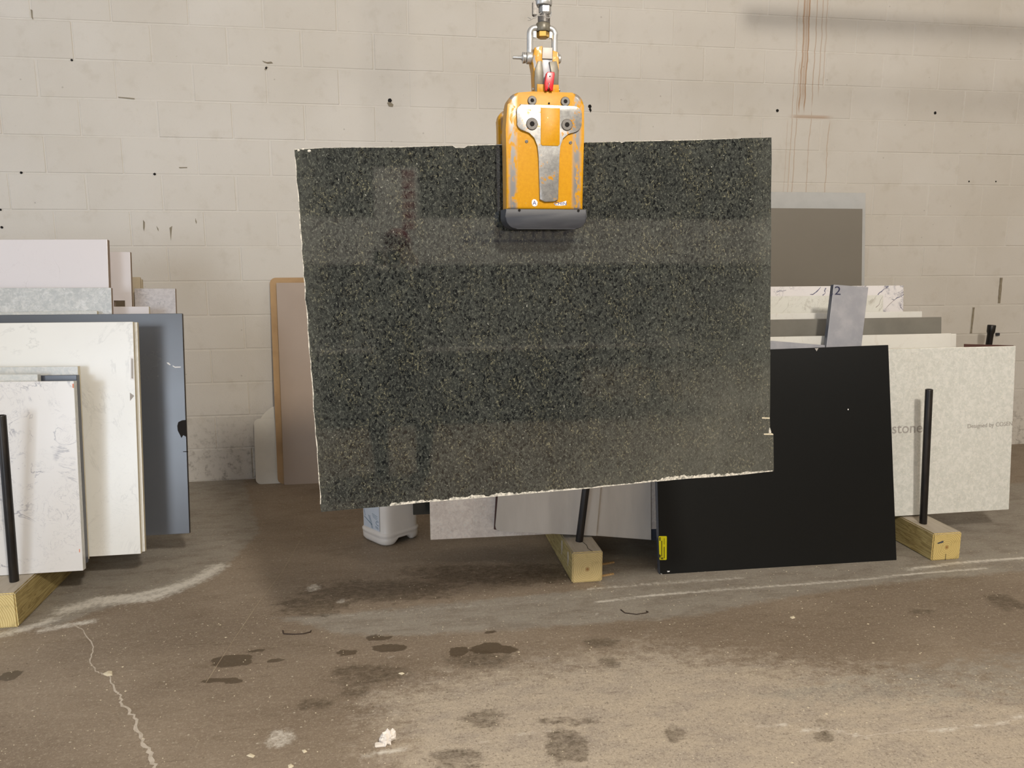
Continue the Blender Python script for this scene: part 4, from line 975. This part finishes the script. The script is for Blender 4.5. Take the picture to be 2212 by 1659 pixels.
# swivel hanger above it
h0 = L3(1176, 100, YK); hang = empty('swivel_hanger', h0, 'chrome swivel rod and nuts holding the shackle from above', 'hanger')
bm = bmesh.new(); lathe(bm, L3(1176,102,YK), (0, 0, 1), [(10*SC_, 0), (13.5*SC_, 2.5*SC_), (13.5*SC_, 12*SC_), (11*SC_, 13.5*SC_)], 6, rot=.3); part(bm, 'brass_nut', M['brass'], hang, h0, 20)
bm = bmesh.new(); lathe(bm, L3(1176,89,YK), (0, 0, 1), [(14.5*SC_, 0), (15.5*SC_, 2*SC_), (15.5*SC_, 14*SC_), (13.5*SC_, 17*SC_)], 24); part(bm, 'swivel_block', M['greygrease'], hang, h0)
for x0 in (1155, 1190):
    bm = bmesh.new(); box(bm, tuple(L3(x0,101,YK-.004)), tuple(L3(x0+6,89,YK+.004))); part(bm, 'spacer', M['steel'], hang, h0)
bm = bmesh.new(); lathe(bm, L3(1178,73,YK), (0, 0, 1), [(13*SC_, 0), (13*SC_, 14*SC_), (9*SC_, 15*SC_), (9*SC_, 20*SC_)], 24); part(bm, 'neck', M['darksteel'], hang, h0)
bm = bmesh.new(); lathe(bm, L3(1180,56,YK), (0, 0, 1), [(9*SC_, 0), (12.5*SC_, 3*SC_), (13.5*SC_, 5*SC_), (13.5*SC_, 16*SC_), (12*SC_, 18*SC_)], 6, rot=.5); part(bm, 'hex_nut', M['steel'], hang, h0, 20)
bm = bmesh.new(); lathe(bm, L3(1177,38,YK), (0, 0, 1), [(17*SC_, 0), (18*SC_, 2*SC_), (18*SC_, 12*SC_), (14*SC_, 20*SC_), (13*SC_, 23*SC_)], 28); part(bm, 'collar', M['steel'], hang, h0)
bm = bmesh.new(); box(bm, tuple(L3(1154,58,YK-.006)), tuple(L3(1163,30,YK+.012)), .002); part(bm, 'side_lug', M['darksteel'], hang, h0)
zt = 4.495; p = L3(1176, 16, YK)
bm = bmesh.new(); lathe(bm, p, (0, 0, 1), [(13.5*SC_, 0), (13.5*SC_, .12), (9*SC_, .13), (9*SC_, zt-p.z)], 24); part(bm, 'rod', M['steel'], hang, h0)
bm = bmesh.new(); w1 = [(1168,58),(1160,64),(1155,69),(1148,71),(1144,74),(1139,74.5)]
tube(bm, [L3(x, y, YK-.03) for x, y in w1], .9*SC_, 8); w2 = [(1139,68),(1144,70.5),(1147,72),(1154,67),(1160,65),(1170,63.5),(1177,67),(1184,68),(1188,63),(1189,56)]
tube(bm, [L3(x, y, YK-.03) for x, y in w2], .9*SC_, 8); part(bm, 'safety_clip', M['steel'], hang, h0)

# ------------------------------------------------------------------ litter on the floor
def scrap(pxs, h_, mat, name, label, cat='scrap', group=None):
    p = [atZ(*q_) for q_ in pxs]; c = sum(p, Vector())/len(p); bm = bmesh.new()
    ctr = bm.verts.new(c+Vector((0, 0, h_))); vs = [bm.verts.new(v+Vector((0, 0, random.uniform(.0, h_*.3)))) for v in p]; vb = [bm.verts.new((v.x, v.y, 0)) for v in p]
    mid = [bm.verts.new(c.lerp(v, .55)+Vector((0, 0, h_*random.uniform(.5, 1.1)))) for v in p]
    n = len(p)
    for k in range(n):
        j = (k+1) % n; bm.faces.new((vs[k], vs[j], mid[j], mid[k])); bm.faces.new((mid[k], mid[j], ctr)); bm.faces.new((vb[k], vb[j], vs[j], vs[k]))
    return tag(mesh_obj(name, bm, mat, loc=c), label, cat, group)
paper = M['white_plastic']
c = atZ(836, 1606); bm = bmesh.new(); bmesh.ops.create_icosphere(bm, subdivisions=3, radius=1.)
for v in bm.verts:
    q_ = v.co.copy(); k = 1+.34*math.sin(5.1*q_.x+2.3*q_.z)*math.cos(4.3*q_.y+3*q_.x)+.22*math.sin(11*q_.z+7*q_.y)*math.cos(9*q_.x)+random.uniform(-.07, .07)
    v.co = Vector((q_.x*.020*k+.008*q_.z, q_.y*.016*k, max(0, .018+q_.z*.021*k)))
for qx, qz in ((-.014, .0),):
    box(bm, (-.034, -.016, 0), (-.004, .002, .007), .002)
pp = mesh_obj('crumpled_paper', bm, M['white_plastic']); pp.location = c
tag(pp, 'crumpled white paper scrap on the floor, front centre-left', 'paper')
scrap([(222,1455),(235,1449),(242,1450),(243,1459),(232,1461),(224,1458)], .004, M['cutmark'], 'stone_chip', 'square pale stone chip at the top of the floor crack', 'chip')
for pxs, lab in [([(532,1632),(541,1627),(551,1632),(547,1637),(538,1635)], 'white flake on the floor near the bottom edge, left of centre'),
    ([(622,1653),(629,1650),(635,1655),(630,1659),(623,1659)], 'white flake at the bottom edge of the floor'),
    ([(652,1621),(660,1620),(664,1624),(656,1627)], 'small white flake right of the pale round floor patch'),
    ([(1706,1333),(1715,1330),(1718,1335),(1711,1337)], 'tiny white chip on the floor in front of the black slab'),
    ([(860,1455),(869,1452),(874,1455),(868,1458)], 'pale pebble among the wet marks')]:
    scrap(pxs, .003, M['cutmark'], 'stone_flake', lab, 'flake')
M['twig'] = mat_plain('dark_rubber_strip', lin(58, 42, 30), .6)
for pts_, lab in [([(611,1363),(613,1370),(635,1371),(655,1370),(671,1366),(672,1363)], 'thin dark bent strip on the floor left of the wet marks'),
                  ([(1341,1318),(1350,1325),(1375,1328),(1395,1325),(1400,1323),(1396,1321)], 'thin dark curved strip on the floor below the middle timber')]:
    q_ = [atZ(*p) for p in pts_]; bm = bmesh.new(); tube(bm, [v+Vector((0, 0, .002)) for v in q_], .002, 8)
    tag(mesh_obj('rubber_strip', bm, M['twig'], loc=q_[0], smooth=True), lab, 'strip')
# pale grit scattered over the floor (countless)
bm = bmesh.new()
for k in range(1700):
    x = random.uniform(.3, 4.8); y = random.uniform(-3.3, -1.7); r = random.uniform(.0008, .0024)*(2.0 if random.random() < .07 else 1)
    v = [bm.verts.new((x+r*math.cos(t)*random.uniform(.6, 1.6), y+r*math.sin(t)*random.uniform(.6, 1.2), 0)) for t in (0, 1.6, 3.1, 4.7)]
    t_ = bm.verts.new((x, y, min(r*.8, .0015)))
    for j in range(4): bm.faces.new((v[j], v[(j+1) % 4], t_))
o = mesh_obj('floor_grit', bm, M['cutmark']); tag(o, 'fine pale stone grit scattered over the concrete floor', 'grit', kind='stuff')

# ------------------------------------------------------------------ the workshop behind the camera (seen in the polished granite)
mY = lambda px, py, Yw: (lambda v: Vector((v.x, Yw, v.z)))(atY(px, py, 2*YS-Yw))   # mirror point in the slab
YB = -9.4
bench = empty('storage_rack', (4.0, YB, 0), 'white steel storage rack across the shop, seen only mirrored in the granite', 'rack')
a, b = mY(640, 468, YB), mY(1700, 570, YB)
bm = bmesh.new(); box(bm, (a.x-1.5, YB-.25, b.z), (b.x+2, YB-.15, a.z), .01); mesh_obj('fascia_board', bm, M['beamwhite'], bench, loc=(4, YB, 1.3))
bm = bmesh.new(); box(bm, (a.x-1.5, YB-.33, 0.), (b.x+2, YB-.27, b.z)); mesh_obj('dark_panel', bm, M['darksurf'], bench, loc=(4, YB-.3, .6))  # added dark panel, keeps the granite's reflection dark below the fascia
for x in (a.x-1.5, 1.2, 4.4, b.x+2):
    bm = bmesh.new(); box(bm, (x-.05, YB-.5, 0), (x+.05, YB-.4, 3.2), .004); mesh_obj('upright', bm, M['darksurf'], bench, loc=(x, YB-.45, 0))
bm = bmesh.new(); box(bm, (a.x-1.4, YB-.9, 1.0), (b.x+1.9, YB-.3, 1.05)); mesh_obj('shelf', bm, M['darksurf'], bench, loc=(4, YB-.6, 1.0))
a, b = mY(805, 358, YB), mY(908, 600, YB)
bn = empty('hanging_banner', (a.x, YB, a.z), 'tall white banner board with a red print, seen only mirrored in the granite', 'banner')
bm = bmesh.new(); box(bm, (a.x, YB-.14, b.z), (b.x, YB-.12, a.z)); mesh_obj('board', bm, M['beamwhite'], bn, loc=(a.x, YB, a.z))
a2, b2 = mY(868, 365, YB), mY(898, 500, YB)
for k in range(6):
    zt_ = a2.z-(a2.z-b2.z)*k/6; bm = bmesh.new(); box(bm, (a2.x, YB-.12, zt_-(a2.z-b2.z)/7.6), (b2.x, YB-.116, zt_)); mesh_obj('red_print', bm, M['redpaint'], bn, loc=(a2.x, YB-.12, zt_))
a2, b2 = mY(1000, 492, YB), mY(1265, 522, YB); bm = bmesh.new()
box(bm, (a2.x, YB-.15, b2.z), (b2.x, YB-.146, b2.z+.02))
xx = a2.x+.03
while xx < b2.x-.1:
    w_ = random.uniform(.06, .12); z1 = random.uniform(.10, .14)
    box(bm, (xx, YB-.15, b2.z+.035), (xx+.02, YB-.146, b2.z+z1)); box(bm, (xx, YB-.15, b2.z+z1-.02), (xx+w_, YB-.146, b2.z+z1)); xx += w_+.05
mesh_obj('blue_print', bm, M['bluepaint'], bench, loc=(a2.x, YB-.15, b2.z))
YW = -6.5; a, b = mY(640, 762, YW), mY(1495, 757, YW)
wbn = empty('work_bench', (a.x, YW, 0), 'dark work bench with a pale front edge, seen only mirrored in the granite', 'bench')
bm = bmesh.new(); box(bm, (a.x-.6, YW-.03, a.z-.012), (b.x, YW, a.z+.012), .002); mesh_obj('front_edge', bm, M['beamwhite'], wbn, loc=(a.x, YW, a.z))
bm = bmesh.new(); box(bm, (a.x-.6, YW-.8, a.z-.03), (b.x, YW-.03, a.z+.01), .002); mesh_obj('bench_top', bm, M['darksurf'], wbn, loc=(a.x, YW-.4, a.z))
bm = bmesh.new(); box(bm, (a.x-.5, YW-.75, .06), (b.x-.9, YW-.12, a.z-.03), .003); mesh_obj('cabinet', bm, M['cloth'], wbn, loc=(a.x, YW-.4, .06))
for x in (a.x-.5, b.x-.1):
    bm = bmesh.new(); box(bm, (x, YW-.72, 0), (x+.06, YW-.66, a.z-.03)); mesh_obj('leg', bm, M['cloth'], wbn, loc=(x, YW-.7, 0))
# lamps
def lamp(p, label, group=None):
    E_ = empty('pendant_lamp', p, label, 'lamp', group); p = Vector(p)
    bm = bmesh.new(); lathe(bm, p+Vector((0, 0, .20)), (0, 0, 1), [(.20, 0), (.205, .01), (.12, .10), (.06, .14), (.05, .2)], 32); shade_auto(mesh_obj('reflector', bm, M['darksteel'], E_, loc=p))
    bm = bmesh.new(); lathe(bm, p+Vector((0, 0, .40)), (0, 0, 1), [(.008, 0), (.008, ZC-p.z-.40)], 10); mesh_obj('cord', bm, M['rubber'], E_, loc=p)
lamp(LAMP, 'pendant work lamp above and behind the camera', )
for k, p in enumerate(FILL): lamp(Vector(p)-Vector((0, 0, .27)), ['pendant lamp added for fill light near the left rear', 'pendant lamp added for fill light over the storage rack', 'pendant lamp added for fill light near the right rear', 'pendant lamp added for fill light at the right side'][k])
# unseen bar added above the frame to throw the dark band at top right
bm = bmesh.new(); box(bm, (3.75, -1.66, 2.925), (10.9, -1.54, 2.985), .005)
tag(mesh_obj('shadow_bar', bm, M['darksteel'], loc=(7.4, -1.6, 2.95)), 'unseen grey shadow tray running along the wall just above the view', 'bar')
bm = bmesh.new(); hp = L3(1176, 16, YK); box(bm, (-4.9, hp.y-.06, 4.5), (10.9, hp.y+.06, ZC-.01), .004)
tag(mesh_obj('crane_rail', bm, M['yellow'], loc=(3, hp.y, 4.5)), 'overhead crane rail carrying the hanger rod', 'rail')

# ------------------------------------------------------------------ photographer (appears in the granite)
def skin(name, verts, edges, rad, mat, parent, root=0, sub=2):
    me = bpy.data.meshes.new(name); me.from_pydata(verts, edges, []); o = bpy.data.objects.new(name, me); COL.objects.link(o)
    m = o.modifiers.new('s', 'SKIN'); m.use_smooth_shade = True; m.branch_smoothing = .6
    sv = me.skin_vertices[0].data
    for i, r in enumerate(rad): sv[i].radius = r if isinstance(r, tuple) else (r, r)
    sv[root].use_root = True; o.modifiers.new('u', 'SUBSURF').levels = sub; o.modifiers['u'].render_levels = sub
    bpy.context.view_layer.update(); dg = bpy.context.evaluated_depsgraph_get()
    m2 = bpy.data.meshes.new_from_object(o.evaluated_get(dg)); m2.name = name; bpy.data.objects.remove(o)
    for p in m2.polygons: p.use_smooth = True
    m2.materials.clear(); m2.materials.append(mat)
    o = bpy.data.objects.new(name, m2); COL.objects.link(o); o.parent = parent; return o
px_, py_ = CAM.x+.06, CAM.y-.42
per = empty('person', (px_, py_, 0), 'person in a dark jacket and dark red cap photographing the slab, mirrored in the granite', 'person')
hd = skin('body', [(0,-.10,.76),(0,-.07,.92),(0,-.02,1.08),(0,0,1.19),(0,.01,1.26),(0,.02,1.37),
  (-.17,0,1.17),(-.25,.06,.98),(-.13,.27,1.22),(-.08,.335,1.29),
  (.17,0,1.17),(.25,.06,.98),(.13,.27,1.22),(.08,.335,1.29),
  (-.10,-.10,.72),(-.15,.16,.44),(-.13,-.06,.08),(-.13,.09,.035),(.10,-.10,.72),(.15,.16,.44),(.13,-.06,.08),(.13,.09,.035)],
  [(0,1),(1,2),(2,3),(3,4),(4,5),(3,6),(6,7),(7,8),(8,9),(3,10),(10,11),(11,12),(12,13),(0,14),(14,15),(15,16),(16,17),(0,18),(18,19),(19,20),(20,21)],
  [(.17,.12),(.16,.115),(.19,.125),(.11,.08),.055,.06,.075,.055,.045,.034,.075,.055,.045,.034,.095,.068,.05,.045,.095,.068,.05,.045], M['cloth'], per)
# head with face, ears, cap
bm = bmesh.new(); bmesh.ops.create_uvsphere(bm, u_segments=32, v_segments=24, radius=1.)
for v in bm.verts:
    x, y, z = v.co
    w_ = 1-.22*max(0, -z); X = x*.076*w_; Y = y*.096*(1-.12*max(0, -z)); Z = z*.118
    nose = math.exp(-((x/.16)**2+((z+.12)/.20)**2)) if y > 0 else 0; Y += .022*nose
    for ex in (-.38, .38): Y -= .010*math.exp(-(((x-ex)/.16)**2+((z-.02)/.10)**2)) if y > 0 else 0
    Y += (.006*math.exp(-((x/.3)**2+((z+.48)/.07)**2))) if y > 0 else 0
    v.co = (X, Y, Z)
o = mesh_obj('head', bm, M['skin'], per, smooth=True); o.location = (0, .03, 1.40)
for s_ in (-1, 1):
    bm = bmesh.new(); bmesh.ops.create_uvsphere(bm, u_segments=12, v_segments=8, radius=1.); bmesh.ops.scale(bm, vec=(.010, .018, .030), verts=bm.verts)
    e = mesh_obj('ear', bm, M['skin'], per, smooth=True); e.location = (s_*.078, .02, 1.395)
    bm = bmesh.new(); bmesh.ops.create_uvsphere(bm, u_segments=12, v_segments=8, radius=.011); e = mesh_obj('eye', bm, M['stickerwhite'], per, smooth=True); e.location = (s_*.029, .108, 1.404)
bm = bmesh.new(); box(bm, (-.022, .118, -.004), (.022, .124, .004), .002); e = mesh_obj('mouth', bm, M['redcap'], per); e.location = (0, -.002, 1.342)
bm = bmesh.new(); bmesh.ops.create_uvsphere(bm, u_segments=28, v_segments=16, radius=1.)
bmesh.ops.delete(bm, geom=[v for v in bm.verts if v.co.z < -.05], context='VERTS'); bmesh.ops.scale(bm, vec=(.086, .106, .095), verts=bm.verts)
e = mesh_obj('cap', bm, M['redcap'], per, smooth=True); e.location = (0, .02, 1.435)
for s_ in (-1, 1):   # hands curled round the phone edges
    vs = [(0, 0, 0), (0, .03, .03)]; ed = [(0, 1)]; rd = [.026, .030]
    for k in range(4):
        b0 = len(vs); z_ = .052-.019*k; ln = (.030, .034, .031, .024)[k]
        vs += [(0, .045, z_), (-s_*.008, .045+ln*.6, z_+.006), (-s_*.030, .050+ln*.65, z_+.008)]; ed += [(1, b0), (b0, b0+1), (b0+1, b0+2)]; rd += [.010, .009, .008]
    b0 = len(vs); vs += [(-s_*.014, .012, .045), (-s_*.032, .020, .062)]; ed += [(0, b0), (b0, b0+1)]; rd += [.011, .009]
    h_ = skin('hand', vs, ed, rd, M['skin'], per); h_.location = (s_*.088, .325, 1.325)
ph = bmesh.new(); box(ph, (CAM.x-.076, CAM.y-.034, CAM.z-.062), (CAM.x+.012+.06, CAM.y-.026, CAM.z+.012), .003)
tag(mesh_obj('mobile_phone', ph, M['blackgloss'], loc=(CAM.x, CAM.y-.03, CAM.z)), 'black phone held up by the mirrored photographer', 'phone')
